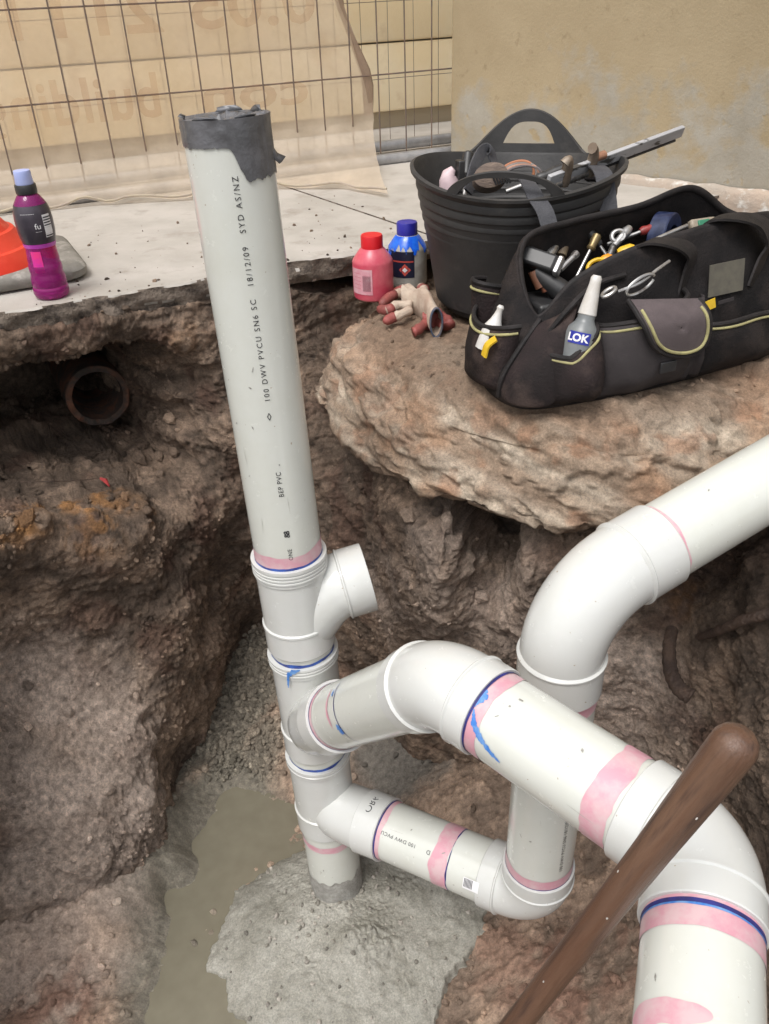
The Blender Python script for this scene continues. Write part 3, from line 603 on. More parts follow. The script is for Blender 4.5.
# J2 branch at 45 degrees, pipe, bend, long pipe, bend, outlet pipe
E1 = np.array([.068, .797, -.262]); D1 = np.array([.683, -.73, 0.]); q2 = np.array([-.150, 1.083, -.645]); DB = unit(E1-q2)
def sock(j, o, d, s0, s1, mat=None):
    pth = [o+d*.004, o+d*.03, o+d*.055, o+d*(s0-.005), o+d*(s0-.002), o+d*s0, o+d*(s0+.003), o+d*(s1-.003), o+d*(s1-.001), o+d*s1, o+d*s1]; return branch(j, None, pth, [.044, .0545, .0572, .0578, .0582, .0618, .0618, .0605, .0615, .0610, PR])
sock(J2, q2, DB, .105, .150)
E2 = np.array([.068, .797, -.262])+.366*D1; D2 = unit(np.array([-.34, -.93, -.05]))
brp = pipe('branch_pipe', q2+DB*.11, E1-DB*.05)
elbow('elbow', E1, DB, D1, L=.082, R=.115)
LB = np.linalg.norm(E1-q2)-.16
pb0, pb1_ = q2+DB*.11, E1-DB*.05
fb = facing(pb0, pb1_, .1)
band(brp, 'primer_band', pb0, pb1_, .036, .053, M_primer, s=11, amp=.004, fr=.8); band(brp, 'marker_line', pb0, pb1_, .040, .0425, M_navy, s=12, amp=.0008, off=.0012)
band(brp, 'marker_line', pb0, pb1_, .150, .1525, M_navy, s=14, amp=.002, off=.001, a0=fb-1.1, a1=fb+1.0, tilt=.008)
band(brp, 'primer_smear', pb0, pb1_, .125, .133, M_primer, s=16, amp=.006, off=.0008, a0=fb-.9, a1=fb+.3, fr=2)
smear(brp, pb0, pb1_, [(.150, fb+.18, .001), (.152, fb+.30, .007), (.154, fb+.42, .007), (.158, fb+.5, .001)], M_bluel, s=15)
smear(brp, pb0, pb1_, [(.146, fb-.8, .001), (.145, fb-.68, .0035), (.147, fb-.6, .001)], M_bluel, s=17)
lg = pipe('long_pipe', E1+D1*.06, E2-D1*.05)
g0, g1 = E1+D1*.06, E2-D1*.05; fg = facing(g0, g1, .1); GL = np.linalg.norm(g1-g0)
band(lg, 'primer_band', g0, g1, .018, .042, M_primer, s=21, amp=.006, fr=1); band(lg, 'marker_line', g0, g1, .0215, .0250, M_navy, s=22, amp=.0006, off=.0014)
smear(lg, g0, g1, [(.026, fg+.15, .001), (.034, fg+.42, .004), (.048, fg+.62, .0035), (.066, fg+.78, .003), (.080, fg+.86, .0008)], M_bluel, s=23)
smear(lg, g0, g1, [(.022, fg-.35, .003), (.028, fg-.2, .005), (.027, fg-.05, .003), (.024, fg+.1, .001)], M_bluel, s=24)
band(lg, 'primer_band', g0, g1, GL-.068, GL-.036, M_primer, s=26, amp=.005, fr=1.2)
elbow('elbow', E2, D1, D2, L=.082, R=.078)
op0, op1 = E2+D2*.05, E2+D2*.62
outp = pipe('outlet_pipe', op0, op1)
band(outp, 'primer_band', op0, op1, .03, .062, M_primer, s=31, amp=.003, fr=.8); band(outp, 'marker_line', op0, op1, .0355, .040, M_navy, s=32, amp=.0006, off=.0014)
band(outp, 'glue_line', op0, op1, .0375, .0415, M_bluel, s=33, amp=.001, off=.0010)
band(outp, 'primer_band', op0, op1, .128, .15, M_primer, s=34, amp=.004, fr=1.5, a0=facing(op0, op1, .1)-.2, a1=facing(op0, op1, .1)+1.3)
# J3 branch: low pipe, bend, drop pipe, bend, inlet pipe
V1 = np.array([.238, .865]); E3 = np.array([V1[0], V1[1], -.845]); q3 = np.array([-.143, 1.10, -.885]); D3 = unit(E3-q3)
sock(J3, q3, D3, .100, .150)
lw0, lw1 = q3+D3*.11, E3-D3*.06
low_ = pipe('low_pipe', lw0, lw1); fl_ = facing(lw0, lw1, .1); LL = np.linalg.norm(lw1-lw0)
band(low_, 'primer_band', lw0, lw1, .036, .052, M_primer, s=41, amp=.003); band(low_, 'marker_line', lw0, lw1, .040, .0425, M_navy, s=42, amp=.0006, off=.0012)
band(low_, 'primer_band', lw0, lw1, LL-.122, LL-.09, M_primer, s=43, amp=.004, fr=1.5); band(low_, 'marker_line', lw0, lw1, LL-.0885, LL-.0870, M_navy, s=44, amp=.002, off=.001)
pipe_text(low_, '100 DWV PVCU', lw0, lw1, .125, fl_+.10, .0095, rev=True)
pipe_text(low_, 'D', lw0, lw1, .155, fl_+.10, .011, rev=True)
pipe_text(J3, 'OR6.', q3, E3, .114, fl_-.22, .020, r=.0606, cross=True, rev=False, space=1.0)
elbow('elbow', E3, D3, (0, 0, 1), L=.09, R=.085)
E4 = np.array([V1[0], V1[1], -.188]); D4 = unit(np.array([.87, .44, .205]))
dr0, dr1 = E3+np.array([0, 0, .062]), E4-np.array([0, 0, .105])
drp = pipe('drop_pipe', dr0, dr1); fd_ = facing(dr0, dr1, .1)
band(drp, 'primer_band', dr0, dr1, .023, .050, M_primer, s=51, amp=.005, fr=.8); band(drp, 'marker_line', dr0, dr1, .0265, .0295, M_navy, s=52, amp=.0006, off=.0012)
pipe_text(drp, '100 DWV PVCU SN6 18/12/09 SYD', dr0, dr1, .07, fd_+.75, .009)
LD = np.linalg.norm(dr1-dr0); band(drp, 'primer_band', dr0, dr1, LD-.075, LD-.04, M_primer, s=53, amp=.003)
el4 = elbow('elbow', E4, (0, 0, 1), D4, L=.155, R=.135)
inp0, inp1 = E4+D4*.10, E4+D4*.95
inp = pipe('inlet_pipe', inp0, inp1)
band(inp, 'primer_band', inp0, inp1, .053, .0605, M_primer, s=61, amp=.002)
# barcode sticker on the low bend
bs, bd0, bd1 = MB(), lw0, lw1
def sticker(parent, p0, p1, d0, d1, a0, a1, r, mat, name='sticker', off=.0008):
    t, u, v = frame(p0, p1); rows = [[np.asarray(p0)+t*(d0+(d1-d0)*i/4)+(u*math.cos(a)+v*math.sin(a))*(r+off) for i in range(5)] for a in np.linspace(a0, a1, 8)]
    mb = MB(); mb.grid(rows); return mb.build(name, mat, parent, auto=0)
st = sticker(low_, lw0, lw1, LL-.052, LL-.022, fl_+.38, fl_+.72, .0605, M_paper, 'barcode_sticker')
for k in range(7): sticker(low_, lw0, lw1, LL-.050+k*.0024, LL-.0487+k*.0024, fl_+.40, fl_+.66, .0605, M_ink, 'barcode_bar', .0012)
# mud splashes and scuffs on the pipes
M_scuff = pm('scuff', (.36, .35, .32), (.45, .44, .40), 60, .7)
for (par, a, b, rr2, dm, n_) in ((riser, e0, e1, PR, .6, 9), (stub, sl0, sl1, PR, .14, 10), (low_, lw0, lw1, PR, .25, 9), (drp, dr0, dr1, PR, .4, 6), (lg, g0, g1, PR, .2, 6), (brp, pb0, pb1_, PR, .14, 4), (outp, op0, op1, PR, .3, 3), (inp, inp0, inp1, PR, .5, 5)):
    for k in range(n_):
        d_ = random.uniform(.01, dm); a_ = facing(a, b, d_)+random.uniform(-1.2, 1.2); L2 = random.uniform(.002, .008) if k % 3 else random.uniform(.01, .04); wdt = random.uniform(.0006, .0016) if k % 3 else .00035
        ang2 = random.uniform(-.04, .04) if k % 3 == 0 else random.uniform(-.08, .08); smear(par, a, b, [(d_, a_, wdt*.3), (d_+L2*.5, a_+ang2*.5, wdt), (d_+L2, a_+ang2, wdt*.3)], M_mudfilm if k % 3 else M_scuff, r=rr2, s=k+70, off=.0008, name='mud_splash' if k % 3 else 'scuff')
# ================================================================== FENCE, BUILDING WALL, WHAT LIES BEHIND
FO = Z(0, 213, 0.); FO[2] = 0; F1 = Z(395, 163, 0.); F1[2] = 0
FD = unit(np.array([F1[0]-FO[0], F1[1]-FO[1], 0])); FN = np.array([-FD[1], FD[0], 0])      # along the fence, away from the camera
def onf(px, py, off=0.): return Pl(px, py, FO+FN*off, FN)
M_wire = pm('rusty_wire', (.16, .13, .115), (.24, .17, .13), 40, .55, metal=.5); M_galv = pm('galvanised_steel', (.33, .33, .34), (.45, .45, .46), 20, .45, metal=.7)
def fence(off, wires, rails, zlo, zhi, s0, s1, label, r=.0021, post=True):
    f = thing('mesh_fence', label, 'fence', FO+FN*off+FD*s0)
    for s_ in wires:
        p = FO+FN*off+FD*s_; mb = MB(); k = .004*math.sin(s_*31); mb.sweep([p+np.array([0, 0, zlo]), p+FD*k+np.array([0, 0, (zlo+zhi)/2]), p+np.array([0, 0, zhi])], r, 6); mb.build('wire', M_wire, f)
    for z in rails:
        a = FO+FN*(off+.005)+FD*s0+np.array([0, 0, z]); b = FO+FN*(off+.005)+FD*s1+np.array([0, 0, z]); mb = MB(); mb.sweep([a, (a+b)/2+np.array([0, 0, -.003]), b], r*1.05, 6); mb.build('wire', M_wire, f)
    a = FO+FN*off+FD*s0; b = FO+FN*off+FD*s1
    for z in (zlo-.018, zhi+.018): mb = MB(); mb.sweep([a+np.array([0, 0, z]), b+np.array([0, 0, z])], .017, 16); mb.build('frame_tube', M_galv, f)
    for p in (a, b): mb = MB(); mb.sweep([p+np.array([0, 0, .0]), p+np.array([0, 0, zhi+.03])], .0175, 16); mb.build('post', M_galv, f)
    return f
def sf(px, py): return float((onf(px, py)-FO)@FD)
wx = [(-24, 0), (7, 0), (36, 0), (67, 0), (99, 0), (131, 0), (163, 0), (193, 0), (223, 0), (254, 0), (284, 0), (313, 0), (340, 0), (366, 0), (392, 0), (417, 0), (442, 0)]
ws = [sf(*q) for q in wx]
z1 = onf(150, 94)[2]; z2 = onf(150, 2)[2]; dzw = z2-z1; zl = onf(395, 152)[2]
wgap = (ws[-1]-ws[1])/15*1.12
ws = [ws[1]+wgap*i for i in range(-9, 22)]
fence(0, ws, [z1-dzw+.12 if z1-dzw+.12 > zl else zl+.01] [:0]+[z1+dzw*k for k in range(0, 7)], zl, 1.75, ws[0]-.03, ws[-1]+.05, 'wire mesh site fence with printed cloth hung on it behind the drink bottle')
fence(.16, [q+.02 for q in ws], [z1-.03+dzw*k for k in range(0, 7)], zl+.01, 1.75, ws[0]-.1, ws[-1]+.02, 'second wire mesh fence panel close behind the cloth', r=.0009)
# --- printed cloth: hangs on the far side of the near wires
def cloth_mat(name, col, alpha):
    m, nt, b = newmat(name); nt.nodes.remove(b); out = nt.nodes['Material Output']
    d = N(nt, 'ShaderNodeBsdfDiffuse', Color=(*col, 1)); t_ = N(nt, 'ShaderNodeBsdfTranslucent', Color=(*col, 1)); tr = N(nt, 'ShaderNodeBsdfTransparent', Color=(1, .97, .93, 1))
    a = nt.nodes.new('ShaderNodeMixShader'); a.inputs[0].default_value = .5; nt.links.new(d.outputs[0], a.inputs[1]); nt.links.new(t_.outputs[0], a.inputs[2])
    tc = nt.nodes.new('ShaderNodeTexCoord'); n = N(nt, 'ShaderNodeTexNoise', Scale=9., Detail=6); nt.links.new(tc.outputs['Object'], n.inputs['Vector'])
    mr = nt.nodes.new('ShaderNodeMapRange'); nt.links.new(n.outputs[0], mr.inputs[0]); mr.inputs[1].default_value = .3; mr.inputs[2].default_value = .7; mr.inputs[3].default_value = alpha-.13; mr.inputs[4].default_value = alpha+.1
    mx = nt.nodes.new('ShaderNodeMixShader'); nt.links.new(mr.outputs[0], mx.inputs[0]); nt.links.new(tr.outputs[0], mx.inputs[1]); nt.links.new(a.outputs[0], mx.inputs[2]); nt.links.new(mx.outputs[0], out.inputs[0])
    return m
M_cloth = cloth_mat('shade_cloth', (.86, .74, .60), .48); M_print = cloth_mat('cloth_print', (.48, .32, .25), .22); M_hem = pm('yellow_hem', (.42, .36, .26), (.36, .30, .25), 30, .8)
sR = [(0, sf(345, 0)), (1, sf(375, 120))]
ztop = 1.72
def cloth_edge(z):   # right-hand edge of the cloth at height z
    pts = [(ztop, sf(338, -200)), (onf(345, 0)[2], sf(345, 0)), (onf(360, 45)[2], sf(360, 45)), (onf(373, 78)[2], sf(373, 78)), (onf(376, 132)[2], sf(376, 132)), (.0, sf(384, 150))]
    zs = [p[0] for p in pts][::-1]; ss = [p[1] for p in pts][::-1]; return float(np.interp(z, zs, ss))
nx_, nz_ = 150, 90; NS = 20; s_lo = ws[0]-.1
hemp = np.array([(float((w_-FO)@FD), float((w_-FO)@FN)) for w_ in (Z(-80, 224, .0), Z(0, 216, .0), Z(100, 206, 0.), Z(190, 201, .0), Z(277, 190, .0), Z(345, 190, 0.), Z(388, 199, .0))])
JJ, II = np.meshgrid(np.arange(nz_+1), np.arange(nx_+1), indexing='ij'); S_ = np.zeros(JJ.shape); Z_ = np.zeros(JJ.shape); W_ = np.zeros(JJ.shape)
for j in range(nz_+1):
    z = .13+(ztop-.13)*max(0, j-NS)/(nz_-NS); e = cloth_edge(z)
    if j < NS: e = hemp[-1, 0]+(cloth_edge(.13)-hemp[-1, 0])*(j/NS)
    S_[j] = s_lo+(e-s_lo)*np.arange(nx_+1)/nx_; Z_[j] = z
    if j < NS: k = j/NS; W_[j] = np.interp(S_[j], hemp[:, 0], hemp[:, 1])*(1-k)**1.2; Z_[j] = .012+.118*k**1.5
q_ = np.stack([S_.ravel()*4, Z_.ravel()*4, np.zeros(S_.size)], 1); n1_ = vnoise(q_, 13).reshape(S_.shape); n2_ = vnoise(np.stack([S_.ravel()*12, W_.ravel()*12, np.full(S_.size, 3.)], 1), 14).reshape(S_.shape)
hang = np.clip((JJ-NS*.6)/NS, 0, 1); wv = .012*np.sin(S_*9+Z_*2)+.007*np.sin(S_*23+Z_*5)+.012*n1_
PX = FO[None, None]+FD[None, None]*S_[..., None]+FN[None, None]*(W_+(.03+wv)*hang)[..., None]; PX[..., 2] = np.maximum(Z_+np.where(JJ < NS, .012*n2_+.004*np.sin(S_*40), 0), .005)
rows = [[PX[j, i] for i in range(nx_+1)] for j in range(nz_+1)]
cl = MB(); cl.grid(rows); cloth = cl.build('printed_cloth', M_cloth, auto=0); tag(cloth, 'translucent brown printed cloth hanging on the mesh fence, its lower edge lying on the pavement', 'banner')
# folded seam at the right edge and yellow hem at the lower edge
mb = MB(); mb.sweep([FO+FD*(cloth_edge(z)-.008)+FN*(.026+.006*math.sin(z*17))+np.array([0, 0, z]) for z in np.linspace(.14, ztop, 40)], [.013+.004*math.sin(k*.8) for k in range(40)], 8); mb.build('folded_edge', cloth_mat('folded_cloth', (.42, .33, .27), .7), cloth)
mb = MB(); mb.sweep([Vector(rows[1][i])+Vector((0, 0, .003)) for i in range(0, nx_+1, 2)], .0028, 6); mb.build('hem', M_hem, cloth)
def banner_text(txt, pxl, pyl, pxr, size, bold=.003):
    full = [q[0] for q in text_mesh(txt, size, 1.05, bold=bold)[0]]; x0, x1 = min(full), max(full)
    a = onf(pxl, pyl); b = onf(pxr, pyl); sa, sb = float((a-FO)@FD), float((b-FO)@FD)
    for i, ch in enumerate(txt):
        if ch == ' ': continue
        vs_, fs_ = text_mesh(ch, size, 1.05, bold=bold); dx = max(q[0] for q in text_mesh(txt[:i+1], size, 1.05, bold=bold)[0])-max(q[0] for q in vs_); out = []
        for x, y, _ in vs_: out.append(FO+FD*(sb-(x+dx-x0)/(x1-x0)*(sb-sa))+FN*.002+np.array([0, 0, a[2]+y]))
        mb = MB(); mb.add(out, fs_); mb.build('print_letter', M_print, cloth, smooth=False)
banner_text('0.05 2111', 12, 40, 318, .155); banner_text('building', -14, 132, 165, .15); banner_text('con', 205, 112, 310, .12)
# --- building wall with worn tan paint
m, nt, b = newmat('worn_render'); tc = nt.nodes.new('ShaderNodeTexCoord')
def _n(sc, det=7, r=.65):
    n = N(nt, 'ShaderNodeTexNoise', Scale=sc, Detail=det, Roughness=r); nt.links.new(tc.outputs['Object'], n.inputs['Vector']); return n.outputs[0]
sep = nt.nodes.new('ShaderNodeSeparateXYZ'); nt.links.new(tc.outputs['Object'], sep.inputs[0])
paint = mixcol(nt, (.32, .25, .15), (.37, .295, .185), ramp(nt, _n(4), .35, .65)); paint = mixcol(nt, paint, (.25, .19, .11), ramp(nt, _n(30), .6, .75))
bare = mixcol(nt, (.29, .26, .205), (.355, .325, .27), ramp(nt, _n(9), .35, .65)); bare = mixcol(nt, bare, (.42, .40, .36), ramp(nt, _n(70), .66, .72))
hgt = nt.nodes.new('ShaderNodeMath'); hgt.operation = 'MULTIPLY_ADD'; nt.links.new(_n(5, 9, .6), hgt.inputs[0]); hgt.inputs[1].default_value = 1.15; 
hh = nt.nodes.new('ShaderNodeMath'); hh.operation = 'MULTIPLY'; nt.links.new(sep.outputs[2], hh.inputs[0]); hh.inputs[1].default_value = -1.0; nt.links.new(hh.outputs[0], hgt.inputs[2])
fac = ramp(nt, hgt.outputs[0], .33, .45)
pt = nt.nodes.new('ShaderNodeMath'); pt.operation = 'MULTIPLY'; nt.links.new(fac, pt.inputs[0]); nt.links.new(ramp(nt, _n(17, 8, .55), .67, .61), pt.inputs[1])
col_ = mixcol(nt, paint, bare, pt.outputs[0]); nt.links.new(col_, b.inputs['Base Color']); b.inputs['Roughness'].default_value = .75
bp = N(nt, 'ShaderNodeBump', Strength=.35, Distance=.004); nt.links.new(_n(120), bp.inputs['Height']); bp2 = N(nt, 'ShaderNodeBump', Strength=.35, Distance=.002); nt.links.new(pt.outputs[0], bp2.inputs['Height']); nt.links.new(bp.outputs[0], bp2.inputs['Normal']); nt.links.new(bp2.outputs[0], b.inputs['Normal'])
WA = FO+FD*(sf(443, 100)+.0)-FN*.05; WB = Z(745, 196, 0.); WD = unit(np.array([WB[0]-WA[0], WB[1]-WA[1], 0])); WN = np.array([WD[1], -WD[0], 0])
if WN@(CAM-WA) < 0: WN = -WN
WM = Matrix(((WD[0], WN[0], 0), (WD[1], WN[1], 0), (0, 0, 1)))
bw = thing('building_wall', 'tan painted building wall, paint worn to grey near the ground behind the tub', 'wall', WA)
mb = MB(); mb.box(WA+WD*1.75-WN*.15+np.array([0, 0, 1.25]), (3.5, .3, 2.5), M=WM); mb.build('rendered_wall', m, bw, smooth=False, bevel=.006)
mb = MB(); n = 60; rows = []
for k, (o, z) in enumerate([(.0, .020), (.018, .019), (.026, .012), (.028, -.02), (.027, -.08)]):
    rows.append([WA+WD*(.6+2.5*i/n)+WN*(o+.005+.006*math.sin(i*1.7)*(k > 0)+.004*math.sin(i*4.1)*(k > 0))+np.array([0, 0, z+.003*math.sin(i*2.3)]) for i in range(n+1)])
mb.grid(rows); mb.build('footing_ledge', pm('ledge_mortar', (.42, .33, .26), (.36, .31, .26), 9, .85, .4, 90, c3=(.62, .60, .56), s3=30), bw, auto=60)
# --- cream boarded wall across the yard
M_board = pm('cream_board', (.86, .70, .44), (.90, .78, .56), 3, .6, .15, 60, c3=(.70, .54, .33), s3=6)
yw = thing('boarded_wall', 'cream horizontal boarded wall in daylight seen through the fence', 'wall', FO+FN*.62)
zb = .0; k = 0
for k in range(11):
    mb = MB(); hgt_ = .225; z = .06+k*.23; c = FO+FN*(.62-.004*(k % 2))+FD*1.0+np.array([0, 0, z+hgt_/2]); a = FO+FN*.62+FD*-4; e = FO+FN*.62+FD*5.5
    pr = [(0, 0), (-.006, .003), (-.009, .012), (-.004, hgt_-.003), (0, hgt_)]
    mb.grid([[a+FN*o+np.array([0, 0, z+q]), e+FN*o+np.array([0, 0, z+q])] for o, q in pr]); mb.grid([[a+FN*.03+np.array([0, 0, z]), e+FN*.03+np.array([0, 0, z])], [a+np.array([0, 0, z]), e+np.array([0, 0, z])]])
    mb.build('board', M_board, yw, auto=30)
mb = MB(); mb.box(FO+FN*.68+FD*.75+np.array([0, 0, 1.25]), (9.5, .08, 2.5), M=Matrix(((FD[0], FN[0], 0), (FD[1], FN[1], 0), (0, 0, 1)))); mb.build('backing', pm('wall_backing', (.40, .33, .23), rough=.8), yw, smooth=False)
# ================================================================== THINGS ON THE PAVEMENT AND BOULDER
UPZ = np.array([0, 0, 1.])
def smoothc(P, n, closed=True):
    P = [np.asarray(p, float) for p in P]; m = len(P); out = []
    tot = n if closed else n+1
    for k in range(tot):
        t = k/n*(m if closed else m-1); i = int(min(math.floor(t), m-1 if closed else m-2)); f = t-i
        g = (lambda j: P[j % m]) if closed else (lambda j: P[min(max(j, 0), m-1)])
        a, b, c, d = g(i-1), g(i), g(i+1), g(i+2)
        out.append(.5*((2*b)+(-a+c)*f+(2*a-5*b+4*c-d)*f*f+(-a+3*b-3*c+d)*f**3))
    return out
def ribbon(path, w, t, wdir, seg=14):
    P = smoothc(path, (len(path)-1)*8, False); mb = MB(); n = len(P); rows = []
    for i in range(n):
        T = unit(P[min(i+1, n-1)]-P[max(i-1, 0)]); wd = np.asarray(wdir, float); wd = unit(wd-T*(wd@T)); nn_ = np.cross(T, wd)
        rows.append([P[i]+wd*w/2*a+nn_*t/2*b for a, b in ((-1, -1), (-.6, -1.25), (.6, -1.25), (1, -1), (1, 1), (.6, 1.25), (-.6, 1.25), (-1, 1))])
    return mb.grid(rows, True, True, True)
M_black = pm('black_rubber', (.030, .029, .029), (.045, .043, .042), 9, .6, .12, 90, c3=(.075, .068, .062), s3=14, lo3=.58, hi3=.8)
M_blackp = pm('black_plastic', (.02, .02, .022), (.035, .034, .034), 20, .42); M_steel = pm('worn_steel', (.40, .39, .38), (.52, .51, .50), 30, .35, metal=.85, c3=(.18, .15, .13), s3=45)
M_strap = pm('grey_webbing', (.045, .045, .052), (.065, .065, .072), 40, .75, .3, 400)
# ------------------------------------------------------------------ sports drink bottle
bp_ = Z(53, 296, 0.); bt = thing('drink_bottle', 'purple sports drink bottle with pale blue cap on the pavement edge by the red cone', 'bottle', bp_)
m, nt, b = newmat('purple_drink'); b.inputs['Base Color'].default_value = (.42, .035, .25, 1); b.inputs['Transmission Weight'].default_value = .6; b.inputs['Roughness'].default_value = .06; b.inputs['IOR'].default_value = 1.35
M_purp = m; M_label = pm('dark_label', (.035, .03, .04), (.06, .05, .065), 25, .3); M_lil = pm('lilac_cap', (.36, .42, .72), (.42, .47, .75), 30, .35); M_mag = pm('magenta_label', (.42, .05, .38), (.5, .1, .45), 30, .35); M_hot = pm('pink_label', (.75, .04, .22), (.6, .03, .3), 60, .35)
def lathe_at(c, prof, name, mat, parent, seg=40, c0=True, c1=True, solid=0., auto=35):
    mb = MB(); mb.lathe(prof, (float(c[0]), float(c[1]), float(c[2])), seg, c0, c1); return mb.build(name, mat, parent, auto=auto, solid=solid)
prof = [(.030, .002), (.034, .006), (.0355, .014), (.0345, .024), (.0335, .026), (.0345, .030), (.034, .045), (.0320, .052), (.0318, .056), (.0330, .060), (.0322, .072), (.0305, .076), (.0312, .082), (.0300, .094), (.0295, .105), (.0310, .118), (.0335, .130), (.0350, .142), (.0352, .165), (.0335, .183), (.0285, .198), (.0210, .210), (.0165, .214), (.0160, .222)]
body = lathe_at(bp_, prof, 'body', M_purp, bt)
def shell(c, prof, a0, a1, name, mat, parent, off=.0006, n=24):
    rows = [[(c[0]+(r+off)*math.cos(a), c[1]+(r+off)*math.sin(a), c[2]+z) for a in np.linspace(a0, a1, n)] for r, z in prof]; mb = MB(); mb.grid(rows); return mb.build(name, mat, parent, auto=0)
def camang(c): return math.atan2(CAM[1]-c[1], CAM[0]-c[0])
ab = camang(bp_)
up_ = [(.0310, .1185), (.0335, .130), (.0350, .142), (.0352, .165), (.0335, .183), (.0300, .194)]
lb = shell(bp_, up_, 0, 2*math.pi+.01, 'label', M_label, bt, n=48)
shell(bp_, [(.0300, .110), (.0310, .118)], 0, 2*math.pi+.01, 'label_stripe', M_mag, bt, .0008, 48)
shell(bp_, [(.0315, .060), (.0305, .078), (.0300, .094), (.0296, .104)], ab-.75, ab-.1, 'pink_print', M_hot, bt, .0012)
bc_ = shell(bp_, [(.0335, .131), (.0350, .142), (.0352, .165), (.0345, .176)], ab+.45, ab+.95, 'barcode', M_paper, lb, .0012)
for k in range(8): shell(bp_, [(.0335+.0002*k, .133+.0052*k), (.0337+.0002*k, .1355+.0052*k)], ab+.47, ab+.93, 'barcode_bar', M_ink, bc_, .002, 10)
def cyl_text(c, r, z, ang, txt, size, mat, parent, name='lettering', bold=0.):
    vs_, fs_ = text_mesh(txt, size, 1.0, bold=bold); w_ = max(q[0] for q in vs_); out = [(c[0]+(r+.0015)*math.cos(ang+(x-w_/2)/r), c[1]+(r+.0015)*math.sin(ang+(x-w_/2)/r), c[2]+z+y) for x, y, _ in vs_]
    mb = MB(); mb.add(out, fs_); return mb.build(name, mat, parent, smooth=False)
cyl_text(bp_, .0352, .150, ab+.1, 'fu', .016, M_paper, lb); cyl_text(bp_, .0352, .143, ab+.1, '-----', .007, M_paper, lb); cyl_text(bp_, .0345, .178, ab-.3, '---------', .009, M_paper, lb)
lathe_at(bp_, [(.0162, .213), (.0195, .214), (.0200, .217), (.0200, .230), (.0190, .232), (.0165, .232)], 'collar', M_blackp, bt)
lathe_at(bp_, [(.0165, .232), (.0170, .234), (.0158, .248), (.0160, .254), (.0150, .258), (.008, .259)], 'cap', M_lil, bt)
bt.scale = (.95, .95, .90)
# ------------------------------------------------------------------ collapsed red cone with rubber base
A_ = Z(92, 280, 0.); B_ = Z(-60, 306, 0.); ex = unit(A_-B_); ey = np.array([-ex[1], ex[0], 0]); cc = A_-ex*.19+ey*.155
cone = thing('traffic_cone', 'low red plastic cone on a grey rubber base behind the drink bottle', 'cone', cc)
M_rub = pm('grey_rubber', (.16, .15, .13), (.24, .225, .20), 14, .75, .25, 120, c3=(.34, .32, .29), s3=40); M_red = pm('red_plastic', (.62, .035, .015), (.70, .06, .03), 12, .45, c3=(.75, .16, .10), s3=25, lo3=.6, hi3=.75); M_redd = pm('dark_red_plastic', (.30, .015, .02), rough=.5)
def rrect(hx, hy, r, n=8):
    out = []
    for sx, sy, a0 in ((1, 1, 0), (-1, 1, 90), (-1, -1, 180), (1, -1, 270)):
        for k in range(n+1):
            a = math.radians(a0+90*k/n); out.append((sx*(hx-r)+r*math.cos(a), sy*(hy-r)+r*math.sin(a)))
    return out
mb = MB(); rows = []
for z, ins in ((.004, .006), (.008, 0), (.022, -.002), (.03, .004), (.034, .016)): rows.append([cc+ex*x+ey*y+UPZ*z for x, y in rrect(.19-ins, .155-ins, .05)])
mb.grid(rows, True, True, True); mb.build('rubber_base', M_rub, cone, auto=50)
mb = MB(); mb.grid([[cc+ex*x+ey*y+UPZ*z for x, y in rrect(.17, .135, .05)] for z in (.0, .004)], True, True, True); mb.build('base_underside', M_redd, cone, smooth=False)
lathe_at(cc-ex*.02+UPZ*.034, [(.148, 0), (.146, .004), (.128, .030), (.120, .032), (.118, .034), (.10, .060), (.092, .062), (.072, .088), (.066, .09), (.05, .092), (.048, .085)], 'cone_body', M_red, cone, seg=64, auto=25)
# ------------------------------------------------------------------ primer and cement bottles
def chem_bottle(c, R, H, body, lid, label_fn, name, lab, lidh=.026, lidr=.52):
    t_ = thing(name, lab, 'bottle', c)
    pf_ = [(R*.85, .001), (R*.97, .005), (R, .012), (R, H*.60), (R*.97, H*.64), (R*.62, H*.80), (R*.5, H*.83), (R*.48, H*.86)]
    lathe_at(c, pf_, 'body', body, t_, seg=48)
    mb = MB(); n = 60; rows = []
    for z, k in ((H*.82, 0.), (H*.825, 1), (H*.82+lidh-.003, 1), (H*.82+lidh, .6)): rows.append([(c[0]+(R*lidr-.002*(1-k)+(.0007 if i % 2 else 0)*(k == 1))*math.cos(2*math.pi*i/n), c[1]+(R*lidr-.002*(1-k)+(.0007 if i % 2 else 0)*(k == 1))*math.sin(2*math.pi*i/n), c[2]+z) for i in range(n)])
    mb.grid(rows, True, True, True); mb.build('lid', lid, t_, auto=50)
    label_fn(t_, c, R, H); return t_
M_pinkb = pm('pink_bottle', (.50, .055, .095), (.60, .14, .17), 14, .32); M_redlid = pm('red_lid', (.62, .012, .02), rough=.4); M_bluelid = pm('blue_lid', (.018, .018, .26), (.03, .03, .34), 30, .4); M_clear = pm('blue_stained_bottle', (.55, .58, .60), (.03, .13, .60), 34, .3, lo=.45, hi=.5); M_white = pm('white_plastic', (.60, .59, .57), (.50, .47, .43), 30, .45)
M_pinkl = pm('pink_paper', (.66, .38, .42), (.60, .26, .31), 60, .6); M_dlab = pm('navy_label', (.012, .014, .035), rough=.4); M_wh = pm('dirty_white_bottle', (.42, .41, .38), (.30, .28, .25), 24, .5)
